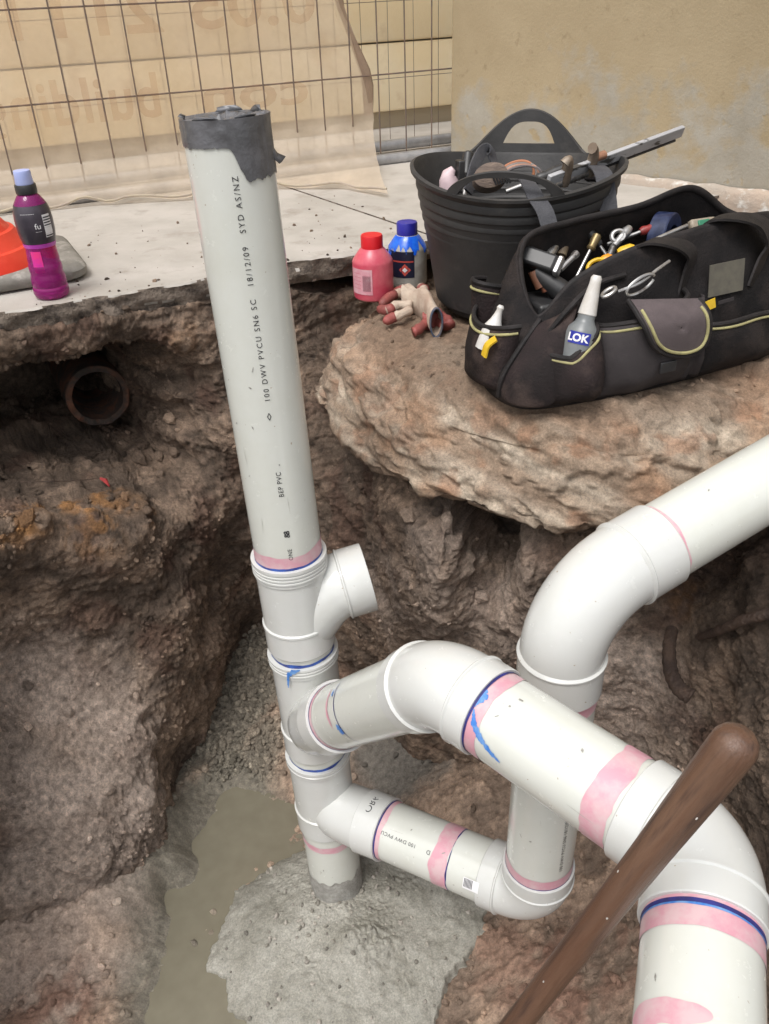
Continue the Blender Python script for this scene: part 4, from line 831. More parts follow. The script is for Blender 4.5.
def lab1(t_, c, R, H):
    a = camang(c); l = shell(c, [(R, H*.14), (R, H*.55)], a-1.3, a-.05, 'label', M_pinkl, t_, .0007)
    for k in range(9): shell(c, [(R, H*.2), (R, H*.45)], a-.52+k*.045, a-.505+k*.045, 'barcode_bar', M_ink, l, .0013, 3)
    for k in range(5): cyl_text(c, R, H*(.46-.06*k), a-.85, '~~~~', .008, M_pinkb, l)
def lab2(t_, c, R, H):
    a = camang(c); l = shell(c, [(R, H*.20), (R, H*.62)], a-1.2, a+.35, 'label', M_dlab, t_, .0007)
    shell(c, [(R, H*.45), (R, H*.475)], a-1.1, a+.3, 'label_line', pm('label_red', (.45, .06, .05)), l, .0012)
    # red and white hazard diamond
    rr_ = []
    for nm, sc_, mt in (('hazard_diamond', .013, pm('hazard_red', (.55, .08, .06))), ('hazard_flame', .0055, M_paper)):
        P = [(0, sc_), (sc_, 0), (0, -sc_), (-sc_, 0)]; mb = MB(); o_ = .0012 if sc_ > .01 else .0018
        mb.add([(c[0]+(R+o_)*math.cos(a-.15+x/R), c[1]+(R+o_)*math.sin(a-.15+x/R), c[2]+H*.33+y) for x, y in P], [(0, 1, 2, 3)]); mb.build(nm, mt, l, smooth=False)
    rows = []; n = 64; A = np.linspace(0, 2*math.pi, n+1)[:-1]; dr = vnoise(np.stack([np.cos(A)*5, np.sin(A)*5, A*0], 1), 31)
    for k in range(6):
        q = k/5; row = []
        for i, x in enumerate(A):
            z0 = H*(.66+.16*dr[i])-H*.08*max(0, math.sin(x*9)); z = z0+(H*.82-z0)*q; r_ = np.interp(z, [0, H*.60, H*.64, H*.80, H*.83], [R, R, R*.97, R*.62, R*.5])+.0012; row.append((c[0]+r_*math.cos(x), c[1]+r_*math.sin(x), c[2]+z))
        rows.append(row)
    mb = MB(); mb.grid(rows, True); mb.build('spilled_glue', pm('wet_blue_glue', (.01, .09, .60), (.02, .16, .72), 50, .2), t_, auto=0)
TOPZ = -.070
c1_ = Z(374, 297, TOPZ); chem_bottle(c1_, .0425, .128, M_pinkb, M_redlid, lab1, 'primer_bottle', 'pink bottle with bright red screw lid on the boulder beside the blue bottle')
c2_ = Z(408, 284, TOPZ); chem_bottle(c2_, .0415, .132, M_wh, M_bluelid, lab2, 'solvent_bottle', 'bottle with blue lid and blue glue run down its shoulders, against the tub')
# ------------------------------------------------------------------ work gloves
M_cot = pm('cotton_glove', (.55, .45, .36), (.42, .31, .24), 30, .95, .5, 350); M_rg = pm('red_rubber_glove', (.30, .075, .065), (.20, .055, .048), 30, .6, .2, 150)
def glove(name, lab, wrist, fingers, palmr, mat_b, tips=True, cuff=True):
    t_ = thing(name, lab, 'glove', (wrist[0][0], wrist[0][1], TOPZ)); P = smoothc(wrist, 12, False); mb = MB(); k = len(P)
    mb.sweep(P, [(palmr*(1.0-.2*math.sin(i*.9)), palmr*(.42+.08*math.sin(i*1.7))) for i in range(k)], 18, False, True); mb.build('palm', mat_b, t_, solid=.002, auto=0)
    if cuff:
        mb = MB(); T = unit(P[0]-P[1]); mb.sweep([P[0]+T*.001, P[0]+T*.004, P[0]+T*.007], [(palmr*1.02, palmr*.44)]*3, 20, False, False); mb.build('cuff_band', pm('blue_cuff', (.05, .07, .12), (.12, .11, .12), 40, .9), t_, solid=.003, auto=0)
    for F_ in fingers:
        Q = smoothc(F_, 10, False); n_ = len(Q); mb = MB(); mb.sweep(Q[:8], [.0095*(1+.15*math.sin(i*1.9)) for i in range(8)], 12); f_ = mb.build('finger', mat_b, t_, auto=0)
        if tips: mb = MB(); mb.sweep(Q[5:]+[Q[-1]+unit(Q[-1]-Q[-2])*.005], [.0098, .0105, .0105, .0102, .0098, .0082, .0045][-len(Q[5:])-1:], 12); mb.build('rubber_tip', M_rg, f_, auto=0)
    return t_
def gp(px, py, h): return Z(px, py, TOPZ+h*.72)
glove('work_glove', 'crumpled white cotton work glove with red fingertips lying beside the tub', [gp(436, 322, .030), gp(428, 308, .032), gp(416, 302, .028), gp(405, 302, .022)], [
    [gp(414, 298, .026), gp(402, 293, .026), gp(390, 297, .020), gp(382, 304, .012)], [gp(412, 306, .024), gp(398, 305, .026), gp(388, 310, .018), gp(380, 309, .010)],
    [gp(420, 298, .028), gp(410, 289, .030), gp(402, 290, .024), gp(394, 293, .014)], [gp(428, 302, .034), gp(424, 291, .042), gp(421, 288, .046), gp(427, 290, .04)], [gp(410, 310, .022), gp(400, 315, .018), gp(392, 318, .012), gp(386, 321, .010)]], .030, M_cot)
glove('work_glove', 'red rubber side of a glove showing under the white work glove', [gp(424, 322, .010), gp(434, 322, .012), gp(440, 320, .012)], [[gp(428, 322, .012), gp(420, 328, .012), gp(414, 332, .010), gp(408, 331, .008)], [gp(436, 320, .014), gp(442, 324, .014), gp(446, 326, .012), gp(441, 329, .010)], [gp(440, 316, .014), gp(446, 319, .014), gp(450, 324, .012), gp(448, 328, .010)]], .020, M_rg, tips=False, cuff=False)
# ------------------------------------------------------------------ rubber tub
TC = np.array([.275, 1.675, -.076]); TH_ = .270; r0_, r1_ = .132, .203
tub = thing('rubber_tub', 'black flexible rubber tub with two handles, full of tools, on the boulder against the wall', 'tub', TC)
TD = unit(np.array([-.26, -.96, 0])); ang0 = math.atan2(TD[1], TD[0])
def tubr(z): return r0_+(r1_-r0_)*(z/TH_)**.85
prof = [(.0, .004), (r0_*.9, .004), (r0_, .010)]; zz_ = .016
while zz_ < TH_-.02: prof += [(tubr(zz_), zz_), (tubr(zz_)+.0007, zz_+.003), (tubr(zz_)+.0007, zz_+.0125), (tubr(zz_), zz_+.0145)]; zz_ += .0185
prof += [(tubr(TH_)-.001, TH_-.008), (tubr(TH_)+.004, TH_-.006), (tubr(TH_)+.005, TH_), (tubr(TH_)-.002, TH_+.002), (tubr(TH_)-.005, TH_-.004), (r0_+.02, .03), (.0, .012)]
seg = 120; rows = []
sq = lambda a: 1+.03*math.cos(2*(a-ang0))      # pulled slightly oval by the handles
dip = lambda a: -.012*math.cos(2*(a-ang0))
for r, z in prof: rows.append([(TC[0]+r*(1+(sq(a)-1)*z/TH_)*math.cos(a), TC[1]+r*(1+(sq(a)-1)*z/TH_)*math.sin(a), TC[2]+z+dip(a)*(z/TH_)**3) for a in [2*math.pi*k/seg for k in range(seg)]])
mb = MB(); mb.grid(rows, True); mb.build('bucket', M_black, tub, auto=30)
for sg, half, HO, HI, HB, hw in ((0, .50, .046, .036, -.002, .80), (math.pi, .62, .082, .060, .018, .46)):
    n = 48; mb = MB(); lean_ = .06 if sg == 0 else .12; lo_, up2 = [], []
    for i in range(n+1):
        x = -1+2*i/n; a = ang0+sg+x*half; ho = HO*max(0, math.cos(x*math.pi/2))**(1.3 if sg else .7); hb = min(HB, ho) if abs(x) < hw else None
        hi = HI*(1-(abs(x)/hw)**3.2) if abs(x) < hw else 0.; R_ = (tubr(TH_)+.001)*sq(a); hi = max(min(hi, ho-.008), HB)
        def at(h, o): return (TC[0]+(R_+o+h*lean_)*math.cos(a), TC[1]+(R_+o+h*lean_)*math.sin(a), TC[2]+TH_+h+dip(a))
        if abs(x) >= hw: hi = -.004
        tp_ = max(ho, hi+.004); up2.append([at(hi, -.003), at(tp_, -.004), at(tp_+.002, 0), at(tp_, .004), at(hi, .003)])
        if HB > 0 and abs(x) < hw+.05: lo_.append([at(-.004, -.003), at(HB, -.003), at(HB+.001, 0), at(HB, .003), at(-.004, .003)])
    mb.grid(up2, True, True, True)
    if lo_: mb.grid(lo_, True, True, True)
    mb.build('handle', M_black, tub, auto=45)
def tp(px, py, d): return D(px, py, d)
# things in the tub
def seated(name, lab, cat, base): return thing(name, lab, cat, base)
cl_ = thing('bar_clamp', 'long steel bar clamp with worn grey bar sticking out of the tub towards the wall', 'clamp', tp(560, 178, 1.52))
a, b_ = tp(548, 181, 1.50), tp(682, 131, 1.66); dr_ = unit(b_-a); wd = unit(np.cross(dr_, np.array([.2, .9, .3]))); nd = np.cross(dr_, wd)
M_cl = pm('worn_grey_paint', (.34, .34, .35), (.42, .42, .43), 14, .5, c3=(.06, .055, .05), s3=22, lo3=.55, hi3=.6, stretch=(.5, .5, 2))
mb = MB(); mb.box((a+b_)/2, (float(np.linalg.norm(b_-a)), .021, .009), M=Matrix((dr_, wd, nd)).transposed()); mb.build('bar', M_cl, cl_, bevel=.0015, smooth=False)
mb = MB(); mb.box((a+b_)/2-wd*.0135+dr_*.02, (float(np.linalg.norm(b_-a))*.8, .004, .010), M=Matrix((dr_, wd, nd)).transposed()); mb.build('bar_edge', M_blackp, cl_, smooth=False)
for f_, hgt_ in ((.12, .024), (.30, .036)):
    c = a+(b_-a)*f_; mb = MB(); mb.sweep(smoothc([c-wd*.02, c+wd*.01, c+wd*.03-dr_*.004, c+wd*hgt_-dr_*.012], 9, False), [.011, .012, .011, .0105, .010, .009, .008, .008, .009, .010], 10); mb.build('jaw', pm('rusty_jaw', (.20, .15, .11), (.30, .25, .20), 30, .6, metal=.4), cl_)
c = a+(b_-a)*.1; mb = MB(); P = [c-wd*.014-dr_*(.03-.005*k) for k in range(22)]; mb.sweep(P, [.007+.0016*(k % 2) for k in range(22)], 12); mb.build('screw_thread', M_steel, cl_)
c = a+(b_-a)*.30+wd*.012; mb = MB(); mb.sweep([c, c+dr_*.03], .008, 12); mb.build('copper_pad', pm('copper', (.48, .26, .18), rough=.4, metal=.6), cl_)
br_ = thing('brush_head', 'worn timber block of a brush lying in the tub behind the front handle', 'brush', tp(490, 190, 1.50))
c = tp(490, 178, 1.50); mb = MB(); rows = []
bx1 = unit(_r+.1*_u); bx2 = unit(_u*.9-_f*.4)
for k, sc_ in ((-1, .6), (-.85, .95), (0, 1), (.85, .95), (1, .6)): rows.append([c+bx1*(.032*sc_*math.cos(q)*1.0)+bx2*(.022*sc_*math.sin(q))-_f*(.016*k) for q in np.linspace(0, 2*math.pi, 25)[:-1]])
mb.grid(rows, True, True, True); mb.build('block', pm('grey_wood', (.24, .18, .14), (.16, .12, .10), 30, .8, .4, 120, stretch=(1, 1, 5)), br_)
for k in range(6): mb = MB(); e = c+bx1*(.004+.005*k)-bx2*.006-_f*.017; mb.sweep([e, e-bx2*.012+bx1*.006], .0018, 6); mb.build('slot', M_blackp, br_)
pk = thing('spray_bottle', 'pale pink plastic bottle top at the left inside the tub', 'bottle', tp(449, 185, 1.55)); c = tp(449, 180, 1.55)
mb = MB(); mb.sweep([c-UPZ*.03, c, c+UPZ*.012, c+UPZ*.02+_r*.008], [.018, .018, .012, .006], 16); mb.build('bottle_top', pm('pale_pink', (.60, .46, .48), (.50, .38, .40), 40, .5), pk); mb = MB(); mb.box(c+_r*.02+UPZ*.012, (.012, .02, .045), .3); mb.build('black_trigger', M_blackp, pk, bevel=.002)
ld = thing('black_strap_loop', 'black strap looped over tools inside the tub', 'strap', tp(475, 180, 1.56)); ribbon([tp(468, 192, 1.53), tp(474, 168, 1.54), tp(482, 152, 1.56), tp(489, 150, 1.57), tp(494, 162, 1.58), tp(499, 172, 1.58)], .022, .004, _r+_f).build('strap', M_strap, ld)
cb = thing('cable_coil', 'coiled orange and grey cable inside the tub', 'cable', tp(516, 185, 1.58))
for k in range(4): c = tp(518+k*1.5, 172+k*1.5, 1.58); mb = MB(); mb.sweep([c+_r*(.030+.002*k)*math.cos(q)+_u*(.020)*math.sin(q)-_f*.006*math.sin(q*2) for q in np.linspace(-.5, math.pi+.3, 24)], .0028, 8); mb.build('loop', pm('cable_%d' % k, [(.40, .16, .08), (.25, .22, .20), (.45, .25, .18), (.15, .13, .13)][k], rough=.5), cb)
for (x, y, z, ex_, ey_, ez_, rz) in ((.03, .02, .15, .16, .10, .07, .4), (-.06, .04, .14, .10, .12, .08, 1.1), (.05, -.05, .13, .12, .08, .06, -.3), (-.02, -.08, .15, .14, .05, .05, .1), (.09, .05, .16, .06, .12, .05, .2)):
    t_ = thing('tool_case', 'black tool case lying deep among the tools in the tub', 'case', TC+np.array([x, y, z-ez_/2]), 'tool cases in the tub'); mb = MB(); mb.box(TC+np.array([x, y, z]), (ex_, ey_, ez_), rz); mb.build('shell', M_blackp, t_, bevel=.006); mb = MB(); mb.box(TC+np.array([x, y, z+ez_/2]), (ex_*.4, ey_*.25, .008), rz); mb.build('grip', M_blackp, t_, bevel=.002)
s1_ = thing('webbing_strap', 'dark grey webbing strap hanging over the front rim of the tub', 'strap', tp(527, 185, 1.43)); ribbon([tp(515, 176, 1.50), tp(524, 178, 1.455), tp(530, 186, 1.425), tp(536, 198, 1.415), tp(545, 212, 1.41), tp(551, 232, 1.415)], .028, .0025, _r-.2*_u).build('strap', M_strap, s1_)
s2_ = thing('webbing_strap', 'dark grey webbing strap over the right rim of the tub beside the wall', 'strap', tp(604, 178, 1.48)); ribbon([tp(592, 165, 1.56), tp(599, 168, 1.515), tp(604, 176, 1.49), tp(607, 195, 1.49), tp(610, 225, 1.495)], .032, .0025, _r).build('strap', M_strap, s2_)
# ------------------------------------------------------------------ wooden handle, clay pipe, roots
hd = thing('timber_pole', 'round brown timber handle leaning across the pipes at lower right', 'pole', D(520, 1024, .80))
h1, h0 = D(733, 747, .62), D(520, 1020, .80); hv = unit(h0-h1); tl = (h1[2]+1.13)/-hv[2]
m = pm('worn_timber', (.10, .050, .030), (.155, .088, .055), 7, .42, .25, 30, c3=(.06, .032, .022), s3=14, lo3=.46, hi3=.66, rvar=.12, stretch=(9, 9, .8))
fr = [(-.017, .003), (-.0155, .009), (-.011, .0145), (-.004, .0176), (.006, .0178), (.02, .0176), (.06, .0164), (.12, .0148), (.2, .0136), (.35, .0126), (.7, .0140), (1.1, .014)]
fr = [q for q in fr if q[0] < tl]+[(tl, .014)]
mb = MB(); mb.sweep([h1+hv*d for d, r in fr], [r for d, r in fr], 32); sh = mb.build('shaft', m, hd); Mz = Matrix.Translation(Vector(h1))@Vector(hv).to_track_quat('Z', 'Y').to_matrix().to_4x4(); sh.data.transform(Mz.inverted()); sh.matrix_basis = Mz
for k in range(9):   # dried mud specks
    d = random.uniform(.02, .34); q = random.uniform(-1, 1); t_, u_, v_ = frame(h1, h0); cq = CAM-(h1+hv*d); fa2 = math.atan2(cq@v_, cq@u_)+q; r_ = float(np.interp(d, [f[0] for f in fr], [f[1] for f in fr])); c = h1+hv*d+(u_*math.cos(fa2)+v_*math.sin(fa2))*(r_-.0005)
    sc_ = random.choice([.0005, .0006, .0007, .0009, .0014]); mb = MB(); mb.sweep([c-hv*sc_, c, c+hv*sc_], [sc_*.5, sc_*.8, sc_*.4], 6); o_ = mb.build('mud_speck', M_white if k % 3 == 0 else M_slab, None); o_.parent = sh; o_.matrix_parent_inverse = Mz.inverted()@Matrix.Identity(4)
M_silt = pm('silt', (.07, .055, .044), (.12, .09, .07), 40, .95, .8, 200); cpw_ = D(98, 396, 1.93); cv_ = ray(99, 394); cdir = unit(np.array([cv_[0], cv_[1], 0])+np.array([-.10, 0, -.10]))
cp = thing('clay_pipe', 'old broken terracotta drain pipe end in the dark hollow under the pavement', 'pipe', cpw_)
mb = MB(); n = 64; rows = []
jag = .008*vnoise(np.stack([np.cos(np.linspace(0, 2*math.pi, n+1)[:-1])*3, np.sin(np.linspace(0, 2*math.pi, n+1)[:-1])*3, np.zeros(n)], 1), 41)
t_, u_, v_ = frame(cpw_, cpw_+cdir)
for d, r in ((.5, .072), (.06, .072), (.0, .071), (-.002, .069), (-.001, .057), (.03, .055), (.5, .055)): rows.append([cpw_+t_*(d+(jag[i] if d < .05 else 0))+(u_*math.cos(2*math.pi*i/n)+v_*math.sin(2*math.pi*i/n))*r for i in range(n)])
mb.grid(rows, True); mb.build('pipe_wall', pm('dirty_terracotta', (.15, .06, .032), (.05, .034, .026), 14, .8, .5, 90, c3=(.04, .032, .027), s3=24, lo3=.45, hi3=.6), cp, auto=40)
def root(name, lab, pts, rad, mat, cat='root'):
    P = smoothc(pts, 10*(len(pts)-1), False); n = len(P); mb = MB(); mb.sweep(P, [rad[0]+(rad[1]-rad[0])*i/(n-1)+.0008*math.sin(i*1.7)*(rad[0] > .004) for i in range(n)], 10); o = mb.build(name, mat, None); tag(o, lab, cat); return o
M_root = pm('wet_root', (.05, .031, .023), (.09, .056, .039), 40, .6, .8, 160); M_twig = pm('dry_twig', (.22, .14, .09), (.15, .1, .07), 40, .8)
def cy(px, py, r, off=.0): p = Cyl(px, py, r); return p-ray(px, py)/np.linalg.norm(ray(px, py))*off
root('cut_root', 'thick bent brown root stub hanging from the earth under the right pipe', [cy(672, 630, .66, .04), cy(669, 648, .65, .09), cy(671, 672, .64, .11), cy(679, 688, .63, .11), cy(691, 697, .63, .10)], (.011, .015), M_root)
root('root', 'brown root running level in the dark earth at the right edge', [cy(690, 640, .70, .02), cy(715, 632, .68, .045), cy(745, 620, .67, .04), cy(790, 608, .67, .0)], (.007, .011), M_root)
root('twig', 'thin dry twig hanging below the right pipe collar', [cy(690, 572, .76, .03), cy(676, 588, .74, .03), cy(664, 615, .73, .03), cy(652, 633, .72, .02)], (.0018, .0012), M_twig, 'twig')
root('twig', 'fine dark rootlet on the ledge below the clay pipe', [Cyl(20, 482, 1.0), Cyl(50, 484, .98)+UPZ*.006, Cyl(82, 482, .98)+UPZ*.004, Cyl(98, 478, .99)], (.0012, .0009), M_root, 'twig')
root('rootlet', 'long dark rootlet hanging down the earth wall right of the upright pipe', [cy(385, 560, .82, .02), cy(381, 600, .81, .025), cy(384, 660, .79, .01)], (.003, .002), M_root)
root('rootlet', 'shorter dark rootlet hanging beside the long one right of the upright pipe', [cy(392, 590, .82, .02), cy(389, 630, .81, .025), cy(386, 670, .79, .01)], (.003, .002), M_root)
sp_ = Cyl(106, 485, .985)+UPZ*.003; mb = MB(); mb.add([sp_+np.array(q) for q in ((-.012, .01, .006), (.004, -.004, .002), (.014, -.016, .001), (.004, .004, .010), (-.01, .012, .009))], [(0, 1, 2, 3, 4)]); o = mb.build('red_shard', pm('red_shard', (.40, .05, .05), (.25, .03, .03), 60, .5), None, smooth=False, solid=.004); tag(o, 'small red broken shard lying on the earth ledge below the clay pipe', 'shard')
# ------------------------------------------------------------------ tool bag
BA = Z(540, 405, -.078); bX = unit((Z(769, 352, -.078)-BA)); bY = np.array([-bX[1], bX[0], 0.])
def B(s, o, z): return BA+bX*s+bY*o+UPZ*z
M_bag = pm('black_canvas', (.008, .007, .0075), (.015, .0125, .0125), 14, .85, .5, 260, c3=(.045, .034, .030), s3=9, lo3=.48, hi3=.75, bdist=.005, spec=.25); M_bag2 = pm('brown_black_canvas', (.014, .0105, .0105), (.027, .018, .018), 11, .8, .45, 260, c3=(.075, .052, .044), s3=16, lo3=.48, hi3=.75, bdist=.005, spec=.25)
M_gpk = pm('grey_canvas', (.036, .031, .032), (.052, .045, .046), 16, .85, .3, 420, bdist=.003, spec=.25); M_trim = pm('yellow_trim', (.36, .33, .15), (.26, .235, .115), 50, .7); M_bind = pm('binding', (.012, .0105, .0105), (.024, .020, .020), 30, .65, .2, 200, spec=.3); M_yel = pm('yellow_plastic', (.70, .46, .03), (.62, .38, .02), 30, .4); M_org = pm('orange_plastic', (.75, .28, .02), rough=.4)
bag = thing('tool_bag', 'black open tool bag with pockets edged in yellow, standing on the boulder beside the tub', 'bag', BA)
bot = [(-.025, .012), (.08, -.012), (.2, -.018), (.33, -.012), (.46, .0), (.56, .05), (.575, .12), (.55, .20), (.42, .215), (.30, .22), (.16, .215), (.02, .205), (-.035, .11)]
rim = [(.034, .072, .116), (.085, .058, .170), (.17, .052, .203), (.28, .055, .217), (.40, .06, .226), (.51, .085, .215), (.54, .14, .185), (.49, .178, .203), (.405, .185, .252), (.29, .182, .235), (.16, .182, .227), (.062, .166, .216), (.026, .118, .168)]
NB_ = 156; b3 = smoothc([(*q, 0) for q in bot], NB_); r3 = smoothc(rim, NB_); rows = []; NL = 26
qs = np.linspace(0, 1, NL+1)
for j, q in enumerate(qs):
    row = []
    for i in range(NB_):
        p = b3[i]*(1-q)+r3[i]*q; out_ = math.sin(math.pi*min(1, q*1.05))*.016; c_ = np.array([.27, .11, 0]); dv = p-c_; dv[2] = 0; dv = unit(dv); row.append(p+dv*out_)
    rows.append(row)
G = np.array(rows); wr = vnoise(np.stack([G[..., 0].ravel()*16, G[..., 1].ravel()*16, G[..., 2].ravel()*9], 1), 61).reshape(G.shape[:2]); wr2 = vnoise(G.reshape(-1, 3)*38, 62).reshape(G.shape[:2])
dv = G-np.array([.27, .11, .1]); dv[..., 2] = 0; dv /= np.linalg.norm(dv, axis=2, keepdims=True)
G = G+dv*(.012*wr+.005*wr2)[..., None]*np.sin(np.pi*qs)[:, None, None]
W_ = BA+G[..., :1]*bX+G[..., 1:2]*bY+G[..., 2:]*UPZ
mb = MB(); mb.grid([list(r) for r in W_], True, True, False); mb.build('shell', M_bag, bag, solid=.007, auto=0, offset=1)
mb = MB(); rp = [p for p in W_[-1]]; mb.sweep(rp+[rp[0]], [(.0065, .0045)]*(NB_+1), 10, False, False); mb.build('rim_binding', M_bind, bag)
def face(s, v):   # front of the bag, v from 0 at the ground to 1 at the rim
    sb = np.array([q[0] for q in bot[:6]]); ob_ = np.interp(s, sb, [q[1] for q in bot[:6]]); rs = np.array([q[0] for q in rim[:6]]); ro = np.interp(s, rs, [q[1] for q in rim[:6]]); rz = np.interp(s, rs, [q[2] for q in rim[:6]])
    return s, ob_+(ro-ob_)*v-math.sin(math.pi*min(1, v*1.05))*.016, rz*v
def pocket(name, s0, s1, v0, v1, bulge, mat, trim=True, parent=bag, dip=.0, skew=0., topbulge=.8, n=26, wr=.0045):
    rows = []
    for j in range(15):
        q = j/14; row = []
        for i in range(n+1):
            u_ = i/n; s_ = s0+(s1-s0)*u_+skew*q; v_ = v0+(v1-v0)*q-dip*math.sin(math.pi*u_)*q
            a, o_, z = face(s_, v_); prof_ = math.sin(math.pi*u_)**.42*(.35+.65*math.sin(math.pi*min(.5+0, .12+q*.5))) if True else 0
            low = min(1, (q*4)**.6) if q < .25 else 1; top_ = 1-(1-topbulge)*max(0, (q-.6)/.4)
            k_ = bulge*prof_*low*top_+.004+wr*math.sin(u_*9+q*5+s0*50)*math.sin(math.pi*u_)
            row.append(B(a, o_-k_, z))
        rows.append(row)
    mb = MB(); mb.grid(rows); p = mb.build(name, mat, parent, solid=.003, auto=0, offset=1)
    if trim:
        mb = MB(); mb.sweep([r+UPZ*0-bY*.0012 for r in rows[-1]], .0042, 8); mb.build('rim_binding', M_bind, p)
        mb = MB(); mb.sweep([r-bY*.0035 for r in rows[-2]], .0022, 8); mb.build('yellow_trim', M_trim, p)
    return rows
# lower skirt flap folded at the front-left corner
pts = [[B(-.048, .05, .005), B(-.046, .015, .0), B(-.02, -.01, .0), B(.02, -.022, .002)], [B(-.045, .045, .04), B(-.035, .01, .045), B(-.005, -.012, .045), B(.022, -.022, .04)], [B(-.015, .045, .085), B(-.002, .02, .09), B(.015, .005, .092), B(.032, -.004, .092)], [B(.028, .06, .118), B(.040, .042, .125), B(.058, .03, .142), B(.085, .025, .162)]]
mb = MB(); mb.grid(pts); mb.build('front_corner_flap', M_bag2, bag, solid=.005, sub=2, auto=0, offset=0)
mb = MB(); mb.sweep(smoothc([pts[0][0], pts[1][0], pts[2][0], pts[3][0]], 24, False), .0045, 8); mb.build('corner_binding', M_bind, bag)
mb = MB(); mb.sweep(smoothc([B(.02, .03, .10), B(.05, .02, .142), B(.10, .028, .170), B(.16, .03, .178)], 24, False), .0045, 8); mb.build('flap_binding', M_bind, bag)
r_sl = pocket('bottle_pocket', .012, .096, .0, .70, .056, M_bag2, skew=-.004, topbulge=1.)
r_gp = pocket('grey_pocket', .095, .268, .0, .66, .044, M_gpk, dip=.03, topbulge=1.)
pocket('side_gusset', .255, .30, .0, .6, .022, M_gpk, trim=False)
pocket('wide_pocket', .292, .52, .0, .40, .030, M_bag, topbulge=1.)
# flap of the grey pocket
FLP = [(.140, .148), (.142, .128), (.150, .105), (.162, .086), (.185, .070), (.22, .060), (.252, .060), (.268, .070), (.272, .092), (.268, .122), (.260, .137)]
cf = smoothc([(s_, z, 0) for s_, z in FLP], 60, False); rows = []
def flp(s_, z):
    k_ = max(0, (.150-z))/.085; return B(s_, -.034-.020*math.sin(min(1, k_*1.4)*math.pi/2)-.008*math.sin((s_-.13)/.15*math.pi)+.030*(1-min(1, k_*2.2))**2, z+.004)
cen = np.array([.208, .108])
for q in (0.02, .25, .5, .72, .86, .95, 1.0): rows.append([flp(cen[0]+(p[0]-cen[0])*q, cen[1]+(p[1]-cen[1])*q) for p in cf])
mb = MB(); mb.grid(rows, True); fo = mb.build('pocket_flap', pm('mauve_canvas', (.075, .058, .060), (.10, .078, .08), 20, .85, .25, 420), bag, solid=.004, auto=0, offset=0)
mb = MB(); mb.sweep([p-bY*.004 for p in rows[4][2:-2]], .0026, 8, False, False); mb.build('yellow_trim', M_trim, fo)
mb = MB(); mb.sweep([p for p in rows[6]], .004, 8); mb.build('flap_binding', M_bind, fo)
mb = MB(); mb.box(B(.195, -.060, .050), (.030, .004, .018), math.atan2(bX[1], bX[0])); mb.build('velcro_tab', M_blackp, bag, bevel=.001)
# left end pocket and its loop
rows = []
for j in range(11):
    q = j/10; row = []
    for i in range(21):
        u_ = i/20; o_ = .05+.125*u_; bl = math.sin(math.pi*u_)**.5*(.024+.016*min(1, q*2.2)); row.append(B(-.036+.024*q-bl, o_, .012+.105*q-.010*math.sin(math.pi*u_)*q))
    rows.append(row)
mb = MB(); mb.grid(rows); p = mb.build('end_pocket', M_bag2, bag, solid=.004, auto=0, offset=0); mb = MB(); mb.sweep(rows[-1], .0042, 8); mb.build('rim_binding', M_bind, p); mb = MB(); mb.sweep([r-bX*.003 for r in rows[-2]], .0024, 8); mb.build('yellow_trim', M_trim, p)
ribbon([B(-.050, .062, .10), B(-.062, .068, .088), B(-.066, .07, .07)], .014, .003, bY).build('yellow_tab', M_yel, p)
rows = []
for j in range(9):
    q = j/8; rows.append([B(.008-.036*math.cos(a)-.012*q*0, .178+.026*math.sin(a), .05+.098*q+.008*math.cos(a)*q) for a in np.linspace(-math.pi*.5, math.pi*.5, 17)])
mb = MB(); mb.grid(rows); p = mb.build('side_loop_pocket', M_bag2, bag, solid=.004, auto=0, offset=0); mb = MB(); mb.sweep(rows[-1], .0042, 8); mb.build('rim_binding', M_bind, p); mb = MB(); mb.sweep([r-UPZ*.012-bX*.003 for r in rows[-1]], .0022, 8); mb.build('yellow_trim', M_trim, p)
# carrying straps over the front
ribbon([B(.205, .085, .150), B(.205, .065, .200), B(.215, .046, .218), B(.250, .026, .214), B(.278, .020, .196), B(.280, .024, .165), B(.272, .020, .13)], .034, .004, bY*.5+bX).build('carry_strap', M_bind, bag)
ribbon([B(.345, .09, .18), B(.350, .070, .226), B(.375, .045, .236), B(.42, .028, .225), B(.445, .022, .195), B(.438, .026, .165), B(.42, .020, .12)], .040, .004, bY*.5+bX).build('carry_strap', M_bind, bag)
# woven patch and small yellow badge
def quad(c, hx, hz, name, mat, parent=bag, tilt=0., off=.0): mb = MB(); ax = bX*math.cos(tilt)+UPZ*math.sin(tilt); ay = unit(UPZ*math.cos(tilt)-bX*math.sin(tilt)+bY*.15); mb.add([c-ax*hx-ay*hz, c+ax*hx-ay*hz, c+ax*hx+ay*hz, c-ax*hx+ay*hz], [(0, 1, 2, 3)]); return mb.build(name, mat, parent, smooth=False, solid=.0015)
quad(B(.350, .008, .150), .036, .026, 'woven_patch', pm('olive_patch', (.12, .11, .085), (.09, .082, .068), 40, .8), tilt=.02); quad(B(.312, -.004, .114), .012, .008, 'yellow_badge', M_yel, tilt=.2); quad(B(.343, -.006, .117), .016, .0028, 'badge_lettering', M_gpk, tilt=.08)
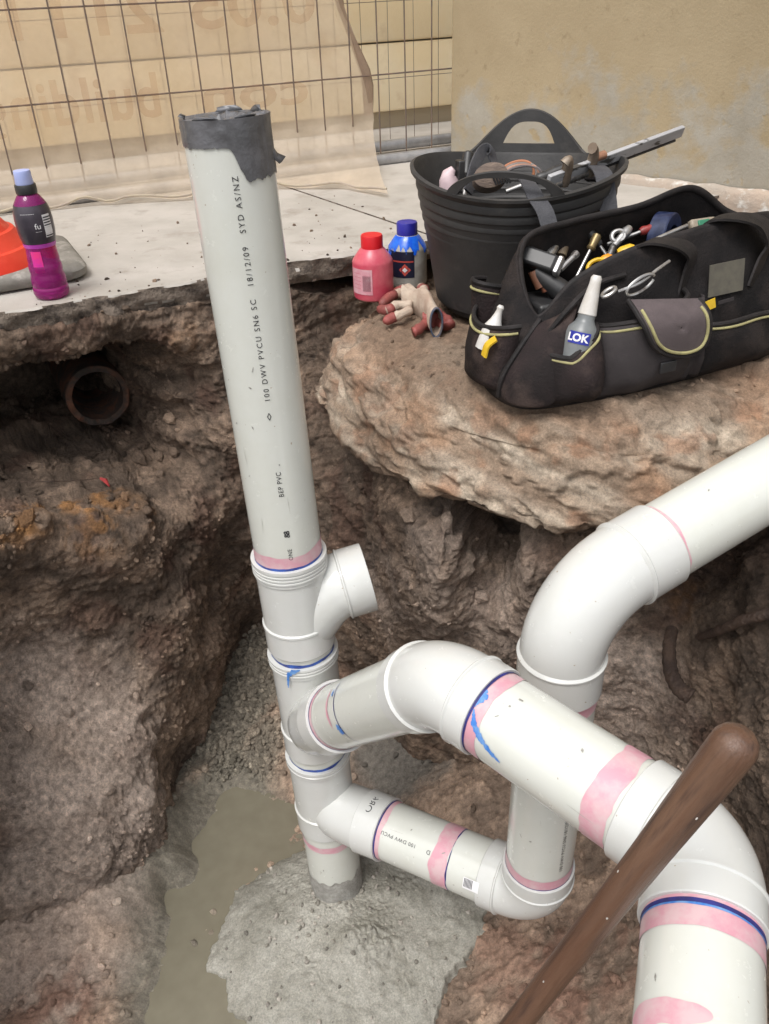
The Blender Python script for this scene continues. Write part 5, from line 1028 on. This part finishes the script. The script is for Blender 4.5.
# steel chain link and hook
def oval(c, ax, ay, a_, b__, r, name, parent, n=28, open_=0.): P = [c+ax*a_*math.cos(q)+ay*b__*math.sin(q) for q in np.linspace(open_, 2*math.pi-open_, n)]; mb = MB(); mb.sweep(P, r, 8); return mb.build(name, M_steel, parent)
ck = thing('snap_hook', 'steel snap hook and ring clipped on the front of the tool bag', 'hook', B(.16, .0, .18))
oval(B(.163, -.006, .172), unit(bX*.95+UPZ*.3), UPZ, .026, .012, .0026, 'link', ck, open_=.25); mb = MB(); mb.sweep(smoothc([B(.125, -.002, .166), B(.160, -.008, .176), B(.195, .0, .188), B(.225, .008, .196)], 12, False), .0026, 8); mb.build('pin', M_steel, ck); oval(B(.108, -.002, .168), unit(bX*.8+UPZ*.4), bY, .012, .007, .003, 'ring', ck)
# ------------------------------------------------------------------ things in the bag
def lean(c, ax, prof, name, mat, parent, seg=28, auto=35): ax = unit(ax); mb = MB(); mb.sweep([c+ax*d for d, r in prof], [r for d, r in prof], seg); return mb.build(name, mat, parent, auto=auto)
gb = thing('glue_bottle', 'grey squeeze bottle with long white nozzle in the front pocket of the bag', 'bottle', B(.055, -.015, .05)); gx_ = unit(bX*.30+UPZ*.93+bY*.15); c = B(.044, -.013, .040)
M_gb = pm('grey_bottle', (.14, .15, .155), (.18, .19, .19), 20, .35)
lean(c, gx_, [(0, .024), (.005, .026), (.072, .026), (.082, .0235), (.090, .016), (.096, .0135), (.104, .0135)], 'body', M_gb, gb); lean(c, gx_, [(.102, .0135), (.103, .0145), (.115, .0130), (.150, .0085), (.158, .0085), (.162, .006)], 'nozzle', M_white, gb)
# blue label with the visible letters
t_, u_, v_ = frame(c, c+gx_); q = CAM-(c+gx_*.06); fa3 = math.atan2(q@v_, q@u_)
lb = sticker(gb, c, c+gx_, .058, .076, fa3-.75, fa3+.55, .026, pm('blue_label', (.02, .03, .28), rough=.4), 'label')
vs_, fs_ = text_mesh('LOK', .016, 1.0, bold=.0006); w_ = max(p[0] for p in vs_); mb = MB(); mb.add([c+t_*(.062+y)+(u_*math.cos(fa3-.15+(x-w_/2)/.026)+v_*math.sin(fa3-.15+(x-w_/2)/.026))*.0275 for x, y, _ in vs_], fs_); mb.build('lettering', M_paper, lb, smooth=False)
wb_ = thing('small_glue_bottle', 'small dirty white bottle with short nozzle in the end pocket of the bag', 'bottle', B(-.05, .09, .06)); ax = unit(UPZ*.9+bX*.35); c = B(-.050, .095, .070); lean(c, ax, [(0, .017), (.035, .017), (.044, .012), (.05, .009), (.058, .0065), (.066, .005), (.070, .006), (.074, .004)], 'body', M_white, wb_)
bt_ = thing('black_grip_tool', 'black tool grip with steel end lying across the left mouth of the bag', 'tool', B(.08, .14, .16)); a, b_ = D(517, 253, 1.41), D(556, 266, 1.39); d_ = unit(b_-a); n1 = unit(np.cross(d_, _f)); n2 = np.cross(d_, n1); L_ = float(np.linalg.norm(b_-a))
mb = MB(); mb.box((a+b_)/2, (L_, .030, .026), M=Matrix((d_, n1, n2)).transposed()); mb.build('grip', M_blackp, bt_, bevel=.005); mb = MB(); mb.box(b_+d_*.004, (.010, .032, .024), M=Matrix((d_, n1, n2)).transposed()); mb.build('end_cap', M_steel, bt_, bevel=.003); lean((a+b_)/2-UPZ*.02, d_*.8-UPZ*.3, [(0, .015), (.05, .018), (.10, .016)], 'lower_body', M_blackp, bt_)
sp = thing('pliers', 'grey pliers standing in the left mouth of the bag', 'pliers', D(560, 262, 1.44)); lean(D(547, 259, 1.43), D(560, 238, 1.45)-D(547, 259, 1.43), [(0, .008), (.02, .0085), (.045, .007), (.052, .004)], 'handle', M_steel, sp); lean(D(561, 256, 1.45), D(567, 232, 1.46)-D(561, 256, 1.45), [(0, .009), (.02, .010), (.042, .006), (.05, .003)], 'handle', pm('brown_grip', (.10, .07, .045), (.17, .13, .08), 40, .6), sp)
sd_ = thing('screwdriver', 'steel screwdriver shaft pointing up in the bag', 'screwdriver', D(572, 268, 1.42)); lean(D(560, 270, 1.42), D(577, 253, 1.43)-D(560, 270, 1.42), [(0, .005), (.035, .005), (.037, .0065), (.045, .0065)], 'shaft', M_steel, sd_)
ct = thing('cable_bundle', 'brown rubber hose ends under the black grip in the bag', 'hose', D(540, 280, 1.40))
for k in range(3): lean(D(533+7*k, 271+3*k, 1.405), np.array([.3, -.2, -.6]), [(0, .009), (.03, .009)], 'hose', pm('brown_rubber_%d' % k, (.16+.03*k, .07, .04), rough=.5), ct)
sc2 = thing('scissors', 'yellow and orange handled snips in the bag by the front rim', 'snips', D(600, 265, 1.37)); oval_ = lambda c, a_, b__, r, nm, mt, pr_: (lambda mb: mb.build(nm, mt, pr_))(MB().sweep([c+unit(_r+_u*.4)*a_*math.cos(q)+unit(_u-_r*.4)*b__*math.sin(q) for q in np.linspace(0, 2*math.pi, 26)], r, 8))
oval_(D(597, 266, 1.385), .016, .010, .0035, 'handle', M_yel, sc2); lean(D(600, 262, 1.39), unit(_r+_u*.35), [(0, .006), (.008, .009), (.016, .009), (.022, .005)], 'grip', M_org, sc2); lean(D(618, 254, 1.39), unit(_r+_u*.3-_f*.2), [(0, .007), (.006, .010), (.022, .010), (.028, .006)], 'grip', M_yel, sc2)
sw = thing('adjustable_spanner', 'steel adjustable spanner head sticking up in the middle of the bag', 'spanner', D(618, 248, 1.43)); oval_(D(618, 236, 1.43), .011, .009, .004, 'jaw_ring', M_steel, sw); lean(D(614, 246, 1.43), D(631, 226, 1.44)-D(614, 246, 1.43), [(0, .006), (.02, .007), (.035, .009), (.046, .006)], 'jaw', M_steel, sw); lean(D(614, 246, 1.43), np.array([-.3, -.1, -.8]), [(0, .006), (.06, .006)], 'handle', M_steel, sw)
tr = thing('blue_tape_roll', 'dark blue tape roll standing in the bag near its far end', 'tape', D(664, 230, 1.46)); c = D(664, 236, 1.47); ax = unit(_r*.75-_f*.55-_u*.25); e1_ = unit(np.cross(ax, UPZ)); e2_ = np.cross(ax, e1_); rows = [[c+ax*d+(e1_*math.cos(q)+e2_*math.sin(q))*r for q in np.linspace(0, 2*math.pi, 41)[:-1]] for d, r in ((-.016, .020), (-.016, .038), (-.014, .040), (.014, .040), (.016, .038), (.016, .020), (-.016, .020))]
mb = MB(); mb.grid(rows, True); mb.build('roll', pm('blue_tape', (.008, .014, .045), (.03, .04, .09), 60, .3), tr)
mt_ = thing('multi_tool', 'cream and green handled cutter lying on tools in the bag', 'cutter', D(698, 232, 1.42)); a, b_ = D(688, 226, 1.42), D(716, 222, 1.43); d_ = unit(b_-a); n1 = unit(np.cross(d_, _f)); n2 = np.cross(d_, n1)
mb = MB(); mb.box((a+b_)/2, (.048, .018, .014), M=Matrix((d_, n1, n2)).transposed()); mb.build('handle', pm('cream_plastic', (.30, .25, .19), (.22, .19, .15), 30, .5), mt_, bevel=.004); mb = MB(); mb.box((a+b_)/2-n1*.001-_f*.006, (.022, .012, .008), M=Matrix((d_, n1, n2)).transposed()); mb.build('green_inlay', pm('green_plastic', (.03, .18, .10), rough=.5), mt_, bevel=.002)
lean(a-_r*.002, D(650, 242, 1.40)-a, [(0, .004), (.03, .004), (.07, .003)], 'blade', M_steel, mt_)
for (s_, o_, z_, a_, b__, c__, rz) in ((.13, .14, .09, .14, .08, .06, .3), (.25, .15, .10, .16, .09, .07, .6), (.38, .15, .12, .16, .08, .08, .2), (.47, .14, .12, .10, .10, .08, .9)):
    t_ = thing('tool_case', 'black tool case lying in the bottom of the open bag', 'case', B(s_, o_, z_-c__/2), 'tool cases in the bag'); mb = MB(); mb.box(B(s_, o_, z_), (a_, b__, c__), rz); mb.build('shell', M_blackp, t_, bevel=.006); mb = MB(); mb.box(B(s_, o_, z_+c__/2), (a_*.4, b__*.25, .008), rz); mb.build('grip', M_blackp, t_, bevel=.002)
# more hand tools standing in the bag and the tub
def handtool(name, lab, cat, px, py, d, dirv, L_, r_, mat_h, mat_s):
    c = D(px, py, d); ax = unit(np.asarray(dirv, float)); t_ = thing(name, lab, cat, c-ax*.06); lean(c-ax*.06, ax, [(0, r_*.4), (.06, r_*.4)], 'shaft', mat_s, t_)
    lean(c, ax, [(0, r_*.7), (L_*.12, r_), (L_*.3, r_*.82), (L_*.6, r_), (L_*.92, r_*.95), (L_, r_*.6)], 'grip', mat_h, t_); return t_
M_redg = pm('red_grip', (.28, .03, .025), (.16, .02, .018), 40, .45); M_brass = pm('dull_brass', (.30, .22, .10), (.20, .15, .08), 40, .4, metal=.7)
handtool('screwdriver', 'red and worn screwdriver grip lying near the blue tape roll in the bag', 'screwdriver', 640, 232, 1.45, unit(_r*.8+_u*.3), .05, .008, M_redg, M_steel)
handtool('chisel', 'brown chisel grip behind the pliers in the left of the bag', 'chisel', 556, 246, 1.47, unit(_u*.9+_r*.25), .045, .009, pm('brown_wood_grip', (.12, .07, .04), (.18, .11, .06), 30, .5), M_steel)
handtool('file', 'black file grip beside the spanner in the bag', 'file', 600, 246, 1.46, unit(_u*.7-_r*.5), .045, .008, M_blackp, M_steel)
handtool('pipe_fitting', 'brass coloured fitting standing by the spanner in the bag', 'fitting', 590, 250, 1.44, unit(_u*.8+_r*.4), .03, .008, M_brass, M_steel)
handtool('screwdriver', 'black screwdriver grip sticking up at the left inside the tub', 'screwdriver', 466, 178, 1.60, unit(_u+_r*.1), .05, .011, M_blackp, M_steel)
handtool('trowel', 'steel trowel shank with dark grip beside the clamp in the tub', 'trowel', 536, 180, 1.56, unit(_u*.35+_r*.9), .06, .011, M_blackp, M_steel)
handtool('knife', 'grey utility knife lying under the clamp bar in the tub', 'knife', 585, 176, 1.60, unit(_r*.9-_u*.1), .06, .010, M_gpk, M_steel)
# ------------------------------------------------------------------ crumbs of soil and stones (uncountable)
def crumbs(name, label, P, Nrm, size, mat, cols, seed=1):
    r = np.random.default_rng(seed); t = (1+5**.5)/2
    ico = np.array([(-1, t, 0), (1, t, 0), (-1, -t, 0), (1, -t, 0), (0, -1, t), (0, 1, t), (0, -1, -t), (0, 1, -t), (t, 0, -1), (t, 0, 1), (-t, 0, -1), (-t, 0, 1)])/1.9
    fi = np.array([(0, 11, 5), (0, 5, 1), (0, 1, 7), (0, 7, 10), (0, 10, 11), (1, 5, 9), (5, 11, 4), (11, 10, 2), (10, 7, 6), (7, 1, 8), (3, 9, 4), (3, 4, 2), (3, 2, 6), (3, 6, 8), (3, 8, 9), (4, 9, 5), (2, 4, 11), (6, 2, 10), (8, 6, 7), (9, 8, 1)])
    n = len(P); sc_ = size*(.45+r.random(n)**3*2.2); q = r.normal(size=(n, 4)); q /= np.linalg.norm(q, axis=1, keepdims=True); w_, x, y, z = q.T
    R = np.stack([1-2*(y*y+z*z), 2*(x*y-z*w_), 2*(x*z+y*w_), 2*(x*y+z*w_), 1-2*(x*x+z*z), 2*(y*z-x*w_), 2*(x*z-y*w_), 2*(y*z+x*w_), 1-2*(x*x+y*y)], 1).reshape(n, 3, 3)
    V = ico[None]*(1+.45*(r.random((n, 12, 1))-.5))*(np.array([1, .8, .62])[None, None]*(1+.3*(r.random((n, 1, 3))-.5)))
    V = np.einsum('nij,nkj->nki', R, V)*sc_[:, None, None]+(P+Nrm*sc_[:, None]*.25)[:, None]
    Fq = (fi[None]+(np.arange(n)*12)[:, None, None]).reshape(-1, 3)
    o = raw_mesh(name, V.reshape(-1, 3), Fq, mat); C = (cols if len(cols) == n else cols[r.integers(0, len(cols), n)])*(.65+.75*r.random((n, 1))); setcol(o, np.repeat(np.clip(C, .01, 1), 12, 0), np.full(n*12, .3))
    for p in o.data.polygons: pass
    o.data.polygons.foreach_set('use_smooth', np.zeros(len(o.data.polygons), bool)); struct(o, 'stuff', label); return o
r = np.random.default_rng(5)
# on the trench walls
clump = sstep(-.1, .5, fbm(WALLV, 6, 2, 901)); pr_w = clump*(.25+.75*np.clip(WALLN[:, 2], 0, 1))*(1-.7*WALLPINK)*(1-WALLOUT); pr_w /= pr_w.sum(); idx = r.choice(len(WALLV), 11000, p=pr_w)
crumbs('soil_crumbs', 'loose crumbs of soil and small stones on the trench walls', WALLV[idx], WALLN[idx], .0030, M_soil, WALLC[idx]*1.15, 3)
pw2 = sstep(-.1, .5, fbm(WALLV, 5, 2, 905))*np.clip(WALLN[:, 2]-.1, 0, 1)*(1-WALLOUT)*(WALLV[:, 2] > -1.15); pw2 /= pw2.sum(); idx = r.choice(len(WALLV), 420, p=pw2)
crumbs('soil_clods', 'larger clods of earth lying on the trench slopes', WALLV[idx], WALLN[idx], .0085, M_soil, WALLC[idx]*1.05, 13)
# on the floor: gravel patch and scattered stones
pf = (GRAV*2.2+.10*(1-PUD)); pf /= pf.sum(); idx = r.choice(len(FLV), 7000, p=pf); UPN = np.tile(UPZ, (len(idx), 1))
crumbs('gravel', 'wet crumbled gravel on the trench floor behind the upright pipe', FLV[idx], UPN, .0046, M_mud, FLC[idx]*1.1, 4)
pc_ = np.ones(len(CONV)); pc_[CONR > .97] = 0; pc_ /= pc_.sum(); idx = r.choice(len(CONV), 420, p=pc_); crumbs('concrete_crumbs', 'small stones and crumbs on the wet concrete', CONV[idx], np.tile(UPZ, (len(idx), 1)), .0030, M_conc, np.array([[.2, .19, .165], [.3, .28, .25]]), 6)
pb_ = BOTOP*1.; pb_ /= pb_.sum(); idx = r.choice(len(BOV), 900, p=pb_); crumbs('boulder_grit', 'grit and small stones scattered on top of the boulder', BOV[idx], np.tile(UPZ, (len(idx), 1)), .0028, M_rock, BOC[idx], 8)
n = 260; ss = r.random(n); ff = fd[(ss*(cut-1)).astype(int)]; back_ = r.random(n)**2*.5+.012; gp_ = np.stack([ff[:, 0]-nrm[0]*back_, ff[:, 1]-nrm[1]*back_, np.full(n, .0)], 1); crumbs('pavement_grit', 'specks of soil lying on the pavement near its broken edge', gp_, np.tile(UPZ, (n, 1)), .0024, M_soil, np.array([DARK, MID, TAN]), 9)
